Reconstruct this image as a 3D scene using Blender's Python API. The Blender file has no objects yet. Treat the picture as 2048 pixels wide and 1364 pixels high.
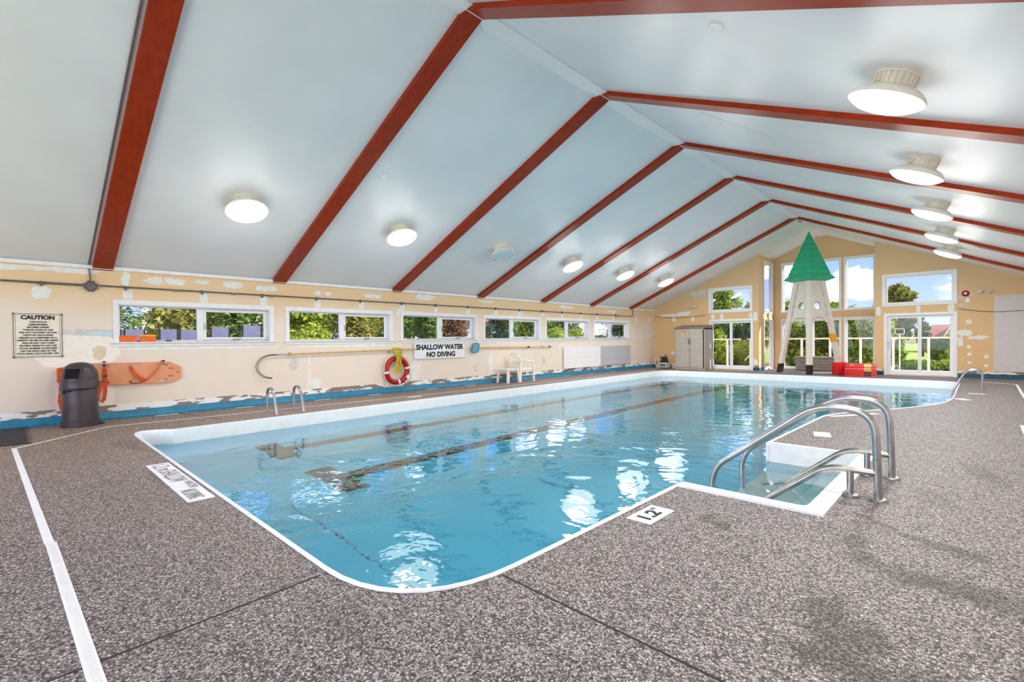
import bpy, math, random
import numpy as np
from mathutils import Vector, Matrix, geometry

random.seed(7)
COL = bpy.context.scene.collection
SC = bpy.context.scene
PI = math.pi

# ---------------------------------------------------------------- camera
cam_d = bpy.data.cameras.new('camera')
cam = bpy.data.objects.new('camera', cam_d)
COL.objects.link(cam)
SC.camera = cam
cam_d.sensor_width = 36.0
cam_d.lens = 17.1156
cam_d.shift_y = 0.00419
cam_d.clip_start = 0.05
cam_d.clip_end = 500
_r = Vector((0.72057851, 0.69330985, -0.00938399))
_u = Vector((-0.00044091, 0.01399199, 0.99990201))
_f = Vector((-0.69337322, 0.72050376, -0.01038801))
cam.matrix_world = Matrix(((_r.x, _u.x, -_f.x, 0.0), (_r.y, _u.y, -_f.y, 0.0), (_r.z, _u.z, -_f.z, 1.205), (0, 0, 0, 1)))

# ---------------------------------------------------------------- view, world, sun
vs = SC.view_settings
vs.view_transform = 'Standard'
vs.look = 'None'
vs.gamma = 1.0
vs.use_curve_mapping = False
vs.exposure = 0.09
SC.display_settings.display_device = 'sRGB'
SC.cycles.use_denoising = True
SC.cycles.sample_clamp_indirect = 6.0
SC.cycles.max_bounces = 10
SC.cycles.diffuse_bounces = 5
SC.cycles.glossy_bounces = 4
SC.cycles.transmission_bounces = 8
SC.cycles.transparent_max_bounces = 16

LAMP_W = 29.0          # watts under each lit ceiling lamp
FILL_W = 17.0            # extra point light below each lit lamp, added to brighten the ceiling
SKY = 1.6
SUN_E = 9.0


def lin(c):
    out = []
    for v in c[:3]:
        v = v / 255.0
        out.append(v / 12.92 if v <= 0.04045 else ((v + 0.055) / 1.055) ** 2.4)
    return (out[0], out[1], out[2], 1.0)


world = bpy.data.worlds.new('world')
SC.world = world
world.use_nodes = True
nt = world.node_tree
nt.nodes.clear()
wo = nt.nodes.new('ShaderNodeOutputWorld')
bg = nt.nodes.new('ShaderNodeBackground')
tc = nt.nodes.new('ShaderNodeTexCoord')
sep = nt.nodes.new('ShaderNodeSeparateXYZ')
nt.links.new(tc.outputs['Generated'], sep.inputs[0])
rampz = nt.nodes.new('ShaderNodeValToRGB')
rampz.color_ramp.elements[0].position = 0.0
rampz.color_ramp.elements[0].color = (0.50, 0.60, 0.95, 1)
rampz.color_ramp.elements[1].position = 0.75
rampz.color_ramp.elements[1].color = (0.13, 0.28, 0.80, 1)
e = rampz.color_ramp.elements.new(0.16)
e.color = (0.24, 0.38, 0.86, 1)
nt.links.new(sep.outputs['Z'], rampz.inputs[0])
mp = nt.nodes.new('ShaderNodeMapping')
mp.inputs['Scale'].default_value = (1.0, 1.0, 2.0)
mp.inputs['Location'].default_value = (-12.68, 18.52, 12.04)
nt.links.new(tc.outputs['Generated'], mp.inputs[0])
nz = nt.nodes.new('ShaderNodeTexNoise')
nz.inputs['Scale'].default_value = 9.0
nz.inputs['Detail'].default_value = 7.0
nz.inputs['Roughness'].default_value = 0.55
nt.links.new(mp.outputs[0], nz.inputs['Vector'])
cr = nt.nodes.new('ShaderNodeValToRGB')
cr.color_ramp.elements[0].position = 0.51
cr.color_ramp.elements[1].position = 0.60
nt.links.new(nz.outputs[0], cr.inputs[0])
mixw = nt.nodes.new('ShaderNodeMixRGB')
mixw.inputs[2].default_value = (2.3, 2.2, 2.3, 1)
nt.links.new(cr.outputs[0], mixw.inputs[0])
nt.links.new(rampz.outputs[0], mixw.inputs[1])
nt.links.new(mixw.outputs[0], bg.inputs[0])
bg.inputs[1].default_value = SKY
nt.links.new(bg.outputs[0], wo.inputs[0])

sun_d = bpy.data.lights.new('sun', 'SUN')
sun_d.energy = SUN_E
sun_d.angle = 0.01
sun_d.color = (1.0, 0.95, 0.87)
sun = bpy.data.objects.new('sun', sun_d)
COL.objects.link(sun)
sun.rotation_euler = Vector((-0.70, -0.45, -0.62)).to_track_quat('-Z', 'Y').to_euler()


def fill_area(name, loc, direction, sx, sy, watts, color=(0.90, 0.95, 1.0)):
    d = bpy.data.lights.new(name, 'AREA')
    d.shape = 'RECTANGLE'
    d.size = sx
    d.size_y = sy
    d.energy = watts
    d.color = color
    o = bpy.data.objects.new(name, d)
    COL.objects.link(o)
    o.location = loc
    o.rotation_euler = Vector(direction).to_track_quat('-Z', 'Z').to_euler()
    return o


# unseen area light added behind the camera to brighten the room
fill_area('back_fill_light', (-4.2, -3.05, 1.5), (0, 1, 0.12), 9.0, 2.4, 180.0)

# ---------------------------------------------------------------- materials
MATS = {}


def new_mat(name):
    m = bpy.data.materials.new(name)
    m.use_nodes = True
    n = m.node_tree
    b = n.nodes.get('Principled BSDF')
    MATS[name] = m
    return m, n, b


def mat(name, col, rough=0.5, metal=0.0, var=0.06, vscale=9.0, bump=0.0, bscale=60.0, spec=0.5, emit=0.0, stretch=None, col2=None):
    """Procedural Principled: a noise drives the colour between a darker and a lighter tone; optional bump."""
    m, n, b = new_mat(name)
    c = lin(col)
    t = n.nodes.new('ShaderNodeTexCoord')
    src = t.outputs['Object']
    if stretch:
        mpp = n.nodes.new('ShaderNodeMapping')
        mpp.inputs['Scale'].default_value = stretch
        n.links.new(src, mpp.inputs[0])
        src = mpp.outputs[0]
    nz = n.nodes.new('ShaderNodeTexNoise')
    nz.inputs['Scale'].default_value = vscale
    nz.inputs['Detail'].default_value = 4.0
    n.links.new(src, nz.inputs['Vector'])
    r = n.nodes.new('ShaderNodeValToRGB')
    if col2 is None:
        lo = tuple(max(0.0, x * (1 - 2.2 * var)) for x in c[:3]) + (1,)
        hi = tuple(min(1.0, x * (1 + 1.6 * var)) for x in c[:3]) + (1,)
    else:
        lo, hi = c, lin(col2)
    r.color_ramp.elements[0].color = lo
    r.color_ramp.elements[0].position = 0.3
    r.color_ramp.elements[1].color = hi
    r.color_ramp.elements[1].position = 0.7
    n.links.new(nz.outputs[0], r.inputs[0])
    n.links.new(r.outputs[0], b.inputs['Base Color'])
    b.inputs['Roughness'].default_value = rough
    b.inputs['Metallic'].default_value = metal
    b.inputs['Specular IOR Level'].default_value = spec
    if bump:
        nb = n.nodes.new('ShaderNodeTexNoise')
        nb.inputs['Scale'].default_value = bscale
        nb.inputs['Detail'].default_value = 3.0
        n.links.new(src, nb.inputs['Vector'])
        bp = n.nodes.new('ShaderNodeBump')
        bp.inputs['Strength'].default_value = bump
        bp.inputs['Distance'].default_value = 0.01
        n.links.new(nb.outputs[0], bp.inputs['Height'])
        n.links.new(bp.outputs[0], b.inputs['Normal'])
    if emit:
        b.inputs['Emission Color'].default_value = c
        b.inputs['Emission Strength'].default_value = emit
    return m


M_ceil = mat('ceiling_paint', (230, 231, 232), 0.34, var=0.02, vscale=1.2, bump=0.05, bscale=6, spec=0.65)
M_white = mat('white_trim_paint', (238, 238, 240), 0.4, var=0.02)
M_plastic = mat('white_plastic', (240, 236, 230), 0.35, var=0.03)
M_beam = mat('red_brown_stain', (154, 47, 6), 0.32, spec=0.22, var=0.1, vscale=3.0, stretch=(1, 6, 6), bump=0.04, bscale=40)
M_filler = mat('wall_filler', (238, 236, 232), 0.7, var=0.04, vscale=12, bump=0.1)
M_fillgrey = mat('grey_filler', (214, 210, 204), 0.7, var=0.06, vscale=12)
M_fillblue = mat('pale_blue_filler', (205, 222, 232), 0.7, var=0.04)
M_fillcream = mat('cream_primer', (248, 240, 230), 0.6, var=0.02)
M_fillbeige = mat('beige_patch', (226, 206, 180), 0.7, var=0.03)
M_steel = mat('brushed_steel', (186, 186, 188), 0.3, 1.0, var=0.1, vscale=6)
M_steel_dk = mat('worn_steel', (176, 172, 166), 0.3, 1.0, var=0.15, vscale=8)
M_conduit = mat('grey_conduit', (104, 100, 98), 0.5, var=0.1)
M_dark = mat('dark_rubber', (28, 28, 28), 0.6, var=0.2)
M_black = mat('black_print', (18, 18, 20), 0.6, var=0.05)
M_slot = mat('joint_dark_slot_shade', (52, 50, 48), 0.9, var=0.1)  # own dark of the deck joints; also shade painted into skimmer mouths
M_bin = mat('dark_brown_plastic', (64, 52, 59), 0.4, var=0.1, bump=0.05, bscale=220)
M_binflap = mat('black_flap', (16, 15, 15), 0.7, var=0.2, spec=0.2)
M_bag = mat('black_bin_liner', (40, 52, 66), 0.12, var=0.4, vscale=14, bump=0.8, bscale=18)
M_board = mat('orange_board', (226, 146, 96), 0.45, var=0.1, vscale=5, stretch=(1, 1, 1), col2=(236, 160, 122))
M_strap = mat('orange_strap', (224, 88, 34), 0.7, var=0.12, vscale=20, bump=0.2, bscale=200)
M_tan = mat('tan_pole', (214, 176, 112), 0.4, var=0.08)
M_red = mat('red_ring', (172, 18, 28), 0.35, var=0.1)
M_redp = mat('red_plastic', (226, 36, 34), 0.32, var=0.08)
M_rope = mat('yellow_rope', (212, 190, 48), 0.7, var=0.25, vscale=60, bump=0.6, bscale=160)
M_whiterope = mat('white_line', (232, 226, 218), 0.7, var=0.06)
M_signw = mat('sign_white', (240, 240, 244), 0.35, var=0.02)
M_signcream = mat('sign_cream', (240, 230, 214), 0.45, var=0.03)
M_net = mat('blue_net', (110, 176, 196), 0.6, var=0.12, vscale=80)
M_netframe = mat('blue_net_frame', (44, 104, 128), 0.4, var=0.1)
M_panelw = mat('white_foam_panel', (240, 240, 242), 0.5, var=0.02)
M_panelg = mat('grey_foam_panel', (186, 186, 194), 0.6, var=0.03)
M_panelr = mat('pale_grey_board', (214, 208, 208), 0.6, var=0.02)
M_cab = mat('taupe_resin', (182, 174, 164), 0.5, var=0.04)
M_cabtop = mat('brown_resin_lid', (132, 118, 112), 0.5, var=0.08)
M_deckbox = mat('grey_brown_resin', (150, 138, 130), 0.5, var=0.06)
M_green = mat('green_roof', (44, 184, 136), 0.5, var=0.08, vscale=4, stretch=(1, 1, 4), bump=0.15, bscale=24)
M_tower = mat('tower_offwhite', (232, 224, 214), 0.4, var=0.03)
M_yellow = mat('yellow_label', (236, 176, 28), 0.5, var=0.05)
M_sand = mat('sand_label', (222, 196, 120), 0.5, var=0.08)
M_obox = mat('orange_case', (238, 104, 18), 0.4, var=0.05)
M_gold = mat('tan_lid', (226, 170, 70), 0.45, var=0.08)
M_alarm = mat('alarm_red', (150, 28, 34), 0.35, var=0.06)
M_blue = mat('blue_baseboard', (24, 112, 146), 0.4, var=0.35, vscale=7, col2=(34, 134, 172), bump=0.1)
M_teal = mat('dark_teal_baseboard', (22, 84, 104), 0.4, var=0.2, vscale=6)
M_tile = mat('white_tile', (226, 222, 216), 0.35, var=0.05, vscale=14)
M_tilegrey = mat('grey_tile', (186, 182, 180), 0.4, var=0.06)
M_grate = mat('dark_grate', (46, 44, 44), 0.6, var=0.2)
M_grebar = mat('grate_bar', (64, 60, 60), 0.5, var=0.15)
M_gel = mat('pool_white', (240, 243, 246), 0.25, var=0.02)
M_lane = mat('lane_line', (58, 54, 56), 0.7, var=0.06)
M_step = mat('step_gelcoat', (224, 228, 232), 0.3, var=0.03)
M_sling = mat('lavender_sling', (176, 180, 212), 0.6, var=0.05)
M_chairdk = mat('dark_chair_frame', (52, 52, 58), 0.5, var=0.1)
M_rail = mat('white_rail', (244, 238, 226), 0.5, var=0.03)
M_bark = mat('bark', (86, 66, 52), 0.9, var=0.25, vscale=10, bump=0.5, bscale=30)
M_lamp = mat('lamp_housing', (236, 232, 222), 0.35, var=0.04)
M_lampoff = mat('unlit_diffuser', (214, 222, 226), 0.2, var=0.03)
M_rooftile = mat('red_roof', (150, 86, 72), 0.8, var=0.12, vscale=6, bump=0.3)
M_brick = mat('house_wall', (176, 130, 108), 0.8, var=0.1)
M_gtrim = mat('house_trim', (244, 226, 196), 0.6, var=0.03)
M_terrace = mat('terrace_stone', (214, 204, 192), 0.9, var=0.1, bump=0.3)
M_hill = mat('far_hill', (148, 122, 88), 0.9, var=0.2, vscale=0.2, col2=(112, 124, 78))
M_crate = mat('pump_grey', (188, 184, 178), 0.45, var=0.1)
M_hose = mat('hose_white', (206, 206, 204), 0.45, var=0.08)
M_diff = mat('lit_diffuser', (255, 250, 240), 0.3, var=0.0, emit=3.2)


def m_chipped(name):
    m, n, b = new_mat(name)
    t = n.nodes.new('ShaderNodeTexCoord')
    mpp = n.nodes.new('ShaderNodeMapping')
    mpp.inputs['Scale'].default_value = (1.0, 1.0, 3.2)
    n.links.new(t.outputs['Object'], mpp.inputs[0])
    z = n.nodes.new('ShaderNodeTexNoise')
    z.inputs['Scale'].default_value = 2.6
    z.inputs['Detail'].default_value = 8
    z.inputs['Roughness'].default_value = 0.62
    n.links.new(mpp.outputs[0], z.inputs['Vector'])
    r = n.nodes.new('ShaderNodeValToRGB')
    r.color_ramp.interpolation = 'LINEAR'
    r.color_ramp.elements[0].color = lin((142, 126, 114))
    r.color_ramp.elements[0].position = 0.485
    r.color_ramp.elements[1].color = lin((242, 240, 238))
    r.color_ramp.elements[1].position = 0.505
    n.links.new(z.outputs[0], r.inputs[0])
    n.links.new(r.outputs[0], b.inputs['Base Color'])
    b.inputs['Roughness'].default_value = 0.7
    bp = n.nodes.new('ShaderNodeBump')
    bp.inputs['Strength'].default_value = 0.6
    bp.inputs['Distance'].default_value = 0.01
    n.links.new(r.outputs[0], bp.inputs['Height'])
    n.links.new(bp.outputs[0], b.inputs['Normal'])
    return m


M_chip = m_chipped('chipped_plaster')


def m_wall(name, low, high, zmid, soft=0.25):
    """Wall paint: a paler coat below, a stronger coat above, with a wandering border and faint mottling."""
    m, n, b = new_mat(name)
    t = n.nodes.new('ShaderNodeTexCoord')
    s = n.nodes.new('ShaderNodeSeparateXYZ')
    n.links.new(t.outputs['Object'], s.inputs[0])
    z = n.nodes.new('ShaderNodeTexNoise')
    z.inputs['Scale'].default_value = 0.9
    z.inputs['Detail'].default_value = 5
    n.links.new(t.outputs['Object'], z.inputs['Vector'])
    a = n.nodes.new('ShaderNodeMath')
    a.operation = 'MULTIPLY_ADD'
    a.inputs[1].default_value = 0.7
    n.links.new(z.outputs[0], a.inputs[0])
    n.links.new(s.outputs['Z'], a.inputs[2])
    mr = n.nodes.new('ShaderNodeMapRange')
    mr.inputs['From Min'].default_value = zmid + 0.35 - soft
    mr.inputs['From Max'].default_value = zmid + 0.35 + soft
    n.links.new(a.outputs[0], mr.inputs[0])
    mx = n.nodes.new('ShaderNodeMixRGB')
    mx.inputs[1].default_value = lin(low)
    mx.inputs[2].default_value = lin(high)
    n.links.new(mr.outputs[0], mx.inputs[0])
    z2 = n.nodes.new('ShaderNodeTexNoise')
    z2.inputs['Scale'].default_value = 3.0
    z2.inputs['Detail'].default_value = 6
    n.links.new(t.outputs['Object'], z2.inputs['Vector'])
    r2 = n.nodes.new('ShaderNodeValToRGB')
    r2.color_ramp.elements[0].color = (0.93, 0.92, 0.91, 1)
    r2.color_ramp.elements[1].color = (1.0, 1.0, 1.0, 1)
    n.links.new(z2.outputs[0], r2.inputs[0])
    mm = n.nodes.new('ShaderNodeMixRGB')
    mm.blend_type = 'MULTIPLY'
    mm.inputs[0].default_value = 1.0
    n.links.new(mx.outputs[0], mm.inputs[1])
    n.links.new(r2.outputs[0], mm.inputs[2])
    n.links.new(mm.outputs[0], b.inputs['Base Color'])
    b.inputs['Roughness'].default_value = 0.55
    b.inputs['Specular IOR Level'].default_value = 0.3
    return m


M_wallL = m_wall('cream_wall_paint', (240, 226, 212), (242, 208, 164), 1.9)
M_wallF = m_wall('peach_wall_paint', (232, 192, 142), (228, 194, 146), 2.2, 0.6)


def m_deck():
    """Exposed-aggregate deck: pebbles from Voronoi cells, broad tone changes, damp stains."""
    m, n, b = new_mat('pebble_deck')
    L = n.links
    t = n.nodes.new('ShaderNodeTexCoord')
    P = t.outputs['Object']
    vo = n.nodes.new('ShaderNodeTexVoronoi')
    vo.inputs['Scale'].default_value = 122.0
    L.new(P, vo.inputs['Vector'])
    sepc = n.nodes.new('ShaderNodeSeparateColor')
    L.new(vo.outputs['Color'], sepc.inputs[0])
    ramp = n.nodes.new('ShaderNodeValToRGB')
    cols = [(0.0, (58, 52, 50)), (0.22, (106, 98, 96)), (0.5, (158, 149, 146)), (0.75, (188, 179, 175)), (0.92, (220, 212, 208)), (1.0, (244, 236, 226))]
    ramp.color_ramp.elements[0].color = lin(cols[0][1])
    ramp.color_ramp.elements[1].color = lin(cols[-1][1])
    for p, c in cols[1:-1]:
        el = ramp.color_ramp.elements.new(p)
        el.color = lin(c)
    L.new(sepc.outputs[0], ramp.inputs[0])
    # dark grout between pebbles
    dist = n.nodes.new('ShaderNodeMapRange')
    dist.inputs['From Min'].default_value = 0.35
    dist.inputs['From Max'].default_value = 0.75
    dist.inputs['To Min'].default_value = 1.0
    dist.inputs['To Max'].default_value = 0.30
    L.new(vo.outputs['Distance'], dist.inputs[0])
    mul = n.nodes.new('ShaderNodeMixRGB')
    mul.blend_type = 'MULTIPLY'
    mul.inputs[0].default_value = 1.0
    L.new(ramp.outputs[0], mul.inputs[1])
    L.new(dist.outputs[0], mul.inputs[2])
    # broad tint: brown to the pool hall's left, grey-lilac to the right
    sp = n.nodes.new('ShaderNodeSeparateXYZ')
    L.new(P, sp.inputs[0])
    nb = n.nodes.new('ShaderNodeTexNoise')
    nb.inputs['Scale'].default_value = 0.7
    nb.inputs['Detail'].default_value = 5
    L.new(P, nb.inputs['Vector'])
    ad = n.nodes.new('ShaderNodeMath')
    ad.operation = 'MULTIPLY_ADD'
    ad.inputs[1].default_value = 3.0
    L.new(nb.outputs[0], ad.inputs[0])
    L.new(sp.outputs['X'], ad.inputs[2])
    tr = n.nodes.new('ShaderNodeMapRange')
    tr.inputs['From Min'].default_value = -6.5
    tr.inputs['From Max'].default_value = 0.2
    L.new(ad.outputs[0], tr.inputs[0])
    tint = n.nodes.new('ShaderNodeMixRGB')
    tint.inputs[1].default_value = (0.96, 0.80, 0.70, 1)
    tint.inputs[2].default_value = (0.80, 0.785, 0.83, 1)
    L.new(tr.outputs[0], tint.inputs[0])
    m2 = n.nodes.new('ShaderNodeMixRGB')
    m2.blend_type = 'MULTIPLY'
    m2.inputs[0].default_value = 1.0
    L.new(mul.outputs[0], m2.inputs[1])
    L.new(tint.outputs[0], m2.inputs[2])
    # damp stains, each with a place and a shape of its own, borders broken by noise
    nw = n.nodes.new('ShaderNodeTexNoise')
    nw.inputs['Scale'].default_value = 7.0
    nw.inputs['Detail'].default_value = 6
    L.new(P, nw.inputs['Vector'])
    off = n.nodes.new('ShaderNodeVectorMath')
    off.operation = 'SUBTRACT'
    off.inputs[1].default_value = (0.5, 0.5, 0.5)
    L.new(nw.outputs['Color'], off.inputs[0])
    sc = n.nodes.new('ShaderNodeVectorMath')
    sc.operation = 'SCALE'
    sc.inputs['Scale'].default_value = 0.18
    L.new(off.outputs[0], sc.inputs[0])
    pw = n.nodes.new('ShaderNodeVectorMath')
    pw.operation = 'ADD'
    L.new(P, pw.inputs[0])
    L.new(sc.outputs[0], pw.inputs[1])
    stains = STAINS
    acc = None
    for (cx, cy, rx, ry, rot, w) in stains:
        mm = n.nodes.new('ShaderNodeMapping')
        mm.vector_type = 'TEXTURE'
        mm.inputs['Location'].default_value = (cx, cy, 0)
        mm.inputs['Rotation'].default_value = (0, 0, rot)
        mm.inputs['Scale'].default_value = (rx, ry, 1)
        L.new(pw.outputs[0], mm.inputs[0])
        ln = n.nodes.new('ShaderNodeVectorMath')
        ln.operation = 'LENGTH'
        L.new(mm.outputs[0], ln.inputs[0])
        r = n.nodes.new('ShaderNodeMapRange')
        r.inputs['From Min'].default_value = 0.6
        r.inputs['From Max'].default_value = 1.15
        r.inputs['To Min'].default_value = w
        r.inputs['To Max'].default_value = 0.0
        L.new(ln.outputs['Value'], r.inputs[0])
        if acc is None:
            acc = r.outputs[0]
        else:
            mxn = n.nodes.new('ShaderNodeMath')
            mxn.operation = 'MAXIMUM'
            L.new(acc, mxn.inputs[0])
            L.new(r.outputs[0], mxn.inputs[1])
            acc = mxn.outputs[0]
    st = n.nodes.new('ShaderNodeMixRGB')
    st.blend_type = 'MULTIPLY'
    st.inputs[2].default_value = (0.40, 0.39, 0.36, 1)
    L.new(acc, st.inputs[0])
    L.new(m2.outputs[0], st.inputs[1])
    L.new(st.outputs[0], b.inputs['Base Color'])
    b.inputs['Roughness'].default_value = 0.62
    bp = n.nodes.new('ShaderNodeBump')
    bp.inputs['Strength'].default_value = 0.45
    bp.inputs['Distance'].default_value = 0.004
    bp.invert = True
    L.new(vo.outputs['Distance'], bp.inputs['Height'])
    L.new(bp.outputs[0], b.inputs['Normal'])
    return m


STAINS = [(-1.31, 3.24, 0.06, 0.07, 0.2, 0.7), (-1.19, 3.18, 0.06, 0.10, 0.5, 0.75), (-0.53, 3.44, 0.06, 0.14, 0.1, 0.7),
          (-0.48, 3.90, 0.18, 0.045, -0.66, 0.7), (-0.16, 3.70, 0.28, 0.075, -0.30, 0.75), (-0.44, 3.22, 0.16, 0.07, -1.0, 0.75),
          (-0.13, 3.12, 0.32, 0.13, 0.0, 0.85), (0.10, 3.05, 0.25, 0.08, -0.2, 0.6), (-0.48, 2.44, 0.10, 0.24, 0.1, 0.8), (-0.37, 2.32, 0.13, 0.20, -0.3, 0.85),
          (-0.38, 2.13, 0.19, 0.12, 0.2, 0.85), (-0.12, 2.18, 0.15, 0.11, 0.4, 0.7), (-0.62, 4.44, 0.18, 0.09, 0, 0.6),
          (-0.60, 5.08, 0.18, 0.10, 0, 0.5), (-0.25, 4.75, 0.10, 0.30, 0.4, 0.4), (0.02, 5.9, 0.13, 0.5, 0.2, 0.45),
          (-7.3, 1.0, 0.5, 0.12, 0.1, 0.4), (-5.2, 1.0, 0.7, 0.12, 0.0, 0.45), (-1.95, 1.0, 0.35, 0.10, 0.0, 0.3)]
M_deck = m_deck()


def m_water():
    m = bpy.data.materials.new('pool_water')
    m.use_nodes = True
    n = m.node_tree
    n.nodes.clear()
    L = n.links
    o = n.nodes.new('ShaderNodeOutputMaterial')
    g = n.nodes.new('ShaderNodeBsdfGlass')
    g.inputs['Color'].default_value = (0.82, 0.962, 0.985, 1)
    g.inputs['Roughness'].default_value = 0.0
    g.inputs['IOR'].default_value = 1.40
    t = n.nodes.new('ShaderNodeTexCoord')
    z1 = n.nodes.new('ShaderNodeTexNoise')
    z1.inputs['Scale'].default_value = 1.5
    z1.inputs['Detail'].default_value = 2.0
    z1.inputs['Distortion'].default_value = 0.8
    L.new(t.outputs['Object'], z1.inputs['Vector'])
    z2 = n.nodes.new('ShaderNodeTexNoise')
    z2.inputs['Scale'].default_value = 6.5
    z2.inputs['Detail'].default_value = 2.0
    L.new(t.outputs['Object'], z2.inputs['Vector'])
    # livelier water towards the steps and the far half
    z3 = n.nodes.new('ShaderNodeTexNoise')
    z3.inputs['Scale'].default_value = 0.35
    L.new(t.outputs['Object'], z3.inputs['Vector'])
    r3 = n.nodes.new('ShaderNodeMapRange')
    r3.inputs['From Min'].default_value = 0.42
    r3.inputs['From Max'].default_value = 0.62
    r3.inputs['To Min'].default_value = 0.10
    r3.inputs['To Max'].default_value = 0.42
    L.new(z3.outputs[0], r3.inputs[0])
    mu = n.nodes.new('ShaderNodeMath')
    mu.operation = 'MULTIPLY'
    L.new(z2.outputs[0], mu.inputs[0])
    L.new(r3.outputs[0], mu.inputs[1])
    s = n.nodes.new('ShaderNodeMath')
    s.operation = 'ADD'
    L.new(z1.outputs[0], s.inputs[0])
    L.new(mu.outputs[0], s.inputs[1])
    bp = n.nodes.new('ShaderNodeBump')
    bp.inputs['Strength'].default_value = 0.5
    bp.inputs['Distance'].default_value = 0.03
    L.new(s.outputs[0], bp.inputs['Height'])
    L.new(bp.outputs[0], g.inputs['Normal'])
    gl = n.nodes.new('ShaderNodeBsdfGlossy')
    gl.inputs['Roughness'].default_value = 0.0
    L.new(bp.outputs[0], gl.inputs['Normal'])
    lw = n.nodes.new('ShaderNodeFresnel')
    lw.inputs['IOR'].default_value = 1.33
    L.new(bp.outputs[0], lw.inputs['Normal'])
    ge = n.nodes.new('ShaderNodeNewGeometry')
    fac = n.nodes.new('ShaderNodeMath')
    fac.operation = 'SUBTRACT'
    fac.use_clamp = True
    L.new(lw.outputs[0], fac.inputs[0])
    L.new(ge.outputs['Backfacing'], fac.inputs[1])
    sq_ = n.nodes.new('ShaderNodeMath')
    sq_.operation = 'MULTIPLY'
    sq_.inputs[1].default_value = 0.65
    L.new(fac.outputs[0], sq_.inputs[0])
    mx = n.nodes.new('ShaderNodeMixShader')
    L.new(sq_.outputs[0], mx.inputs[0])
    L.new(g.outputs[0], mx.inputs[1])
    L.new(gl.outputs[0], mx.inputs[2])
    L.new(mx.outputs[0], o.inputs['Surface'])
    return m


M_water = m_water()
M_basin = mat('turquoise_liner', (100, 218, 248), 0.5, var=0.03, vscale=2)


def m_glass():
    m = bpy.data.materials.new('window_glass')
    m.use_nodes = True
    n = m.node_tree
    n.nodes.clear()
    L = n.links
    o = n.nodes.new('ShaderNodeOutputMaterial')
    tr = n.nodes.new('ShaderNodeBsdfTransparent')
    tr.inputs[0].default_value = (0.96, 0.97, 0.97, 1)
    gl = n.nodes.new('ShaderNodeBsdfGlossy')
    gl.inputs['Roughness'].default_value = 0.02
    fr = n.nodes.new('ShaderNodeFresnel')
    fr.inputs[0].default_value = 1.45
    t = n.nodes.new('ShaderNodeTexCoord')
    z = n.nodes.new('ShaderNodeTexNoise')
    z.inputs['Scale'].default_value = 1.5
    L.new(t.outputs['Object'], z.inputs['Vector'])
    bp = n.nodes.new('ShaderNodeBump')
    bp.inputs['Strength'].default_value = 0.03
    L.new(z.outputs[0], bp.inputs['Height'])
    L.new(bp.outputs[0], gl.inputs['Normal'])
    ge = n.nodes.new('ShaderNodeNewGeometry')
    inv = n.nodes.new('ShaderNodeMath')
    inv.operation = 'SUBTRACT'
    inv.inputs[0].default_value = 1.0
    L.new(ge.outputs['Backfacing'], inv.inputs[1])
    fm = n.nodes.new('ShaderNodeMath')
    fm.operation = 'MULTIPLY'
    L.new(fr.outputs[0], fm.inputs[0])
    L.new(inv.outputs[0], fm.inputs[1])
    mx = n.nodes.new('ShaderNodeMixShader')
    L.new(fm.outputs[0], mx.inputs[0])
    L.new(tr.outputs[0], mx.inputs[1])
    L.new(gl.outputs[0], mx.inputs[2])
    L.new(mx.outputs[0], o.inputs['Surface'])
    return m


M_glass = m_glass()


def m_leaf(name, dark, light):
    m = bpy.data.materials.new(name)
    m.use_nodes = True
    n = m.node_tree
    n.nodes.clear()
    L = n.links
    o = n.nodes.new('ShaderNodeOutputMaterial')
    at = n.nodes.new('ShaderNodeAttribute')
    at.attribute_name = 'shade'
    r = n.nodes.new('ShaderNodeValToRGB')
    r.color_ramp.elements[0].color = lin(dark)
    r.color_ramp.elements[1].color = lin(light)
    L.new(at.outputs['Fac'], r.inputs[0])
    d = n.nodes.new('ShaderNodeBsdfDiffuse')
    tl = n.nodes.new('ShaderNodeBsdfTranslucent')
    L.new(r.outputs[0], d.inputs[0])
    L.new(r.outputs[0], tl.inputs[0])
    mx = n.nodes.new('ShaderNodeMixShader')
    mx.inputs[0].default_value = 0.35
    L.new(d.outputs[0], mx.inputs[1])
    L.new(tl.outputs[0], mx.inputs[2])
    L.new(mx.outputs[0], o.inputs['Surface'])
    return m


LF_bright = m_leaf('leaf_bright', (70, 104, 22), (196, 208, 84))
LF_mid = m_leaf('leaf_mid', (52, 84, 26), (156, 178, 76))
LF_dark = m_leaf('leaf_dark', (40, 66, 30), (124, 156, 76))
LF_yellow = m_leaf('leaf_yellow', (96, 120, 28), (196, 204, 84))
LF_olive = m_leaf('leaf_olive', (84, 92, 42), (190, 184, 96))
LF_pine = m_leaf('needles', (48, 74, 38), (140, 168, 88))
LF_dry = m_leaf('dry_twigs', (76, 56, 44), (160, 122, 94))
M_grass = mat('lawn', (96, 122, 40), 0.9, var=0.2, vscale=1.3, col2=(166, 176, 66), bump=0.4, bscale=30)


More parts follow.
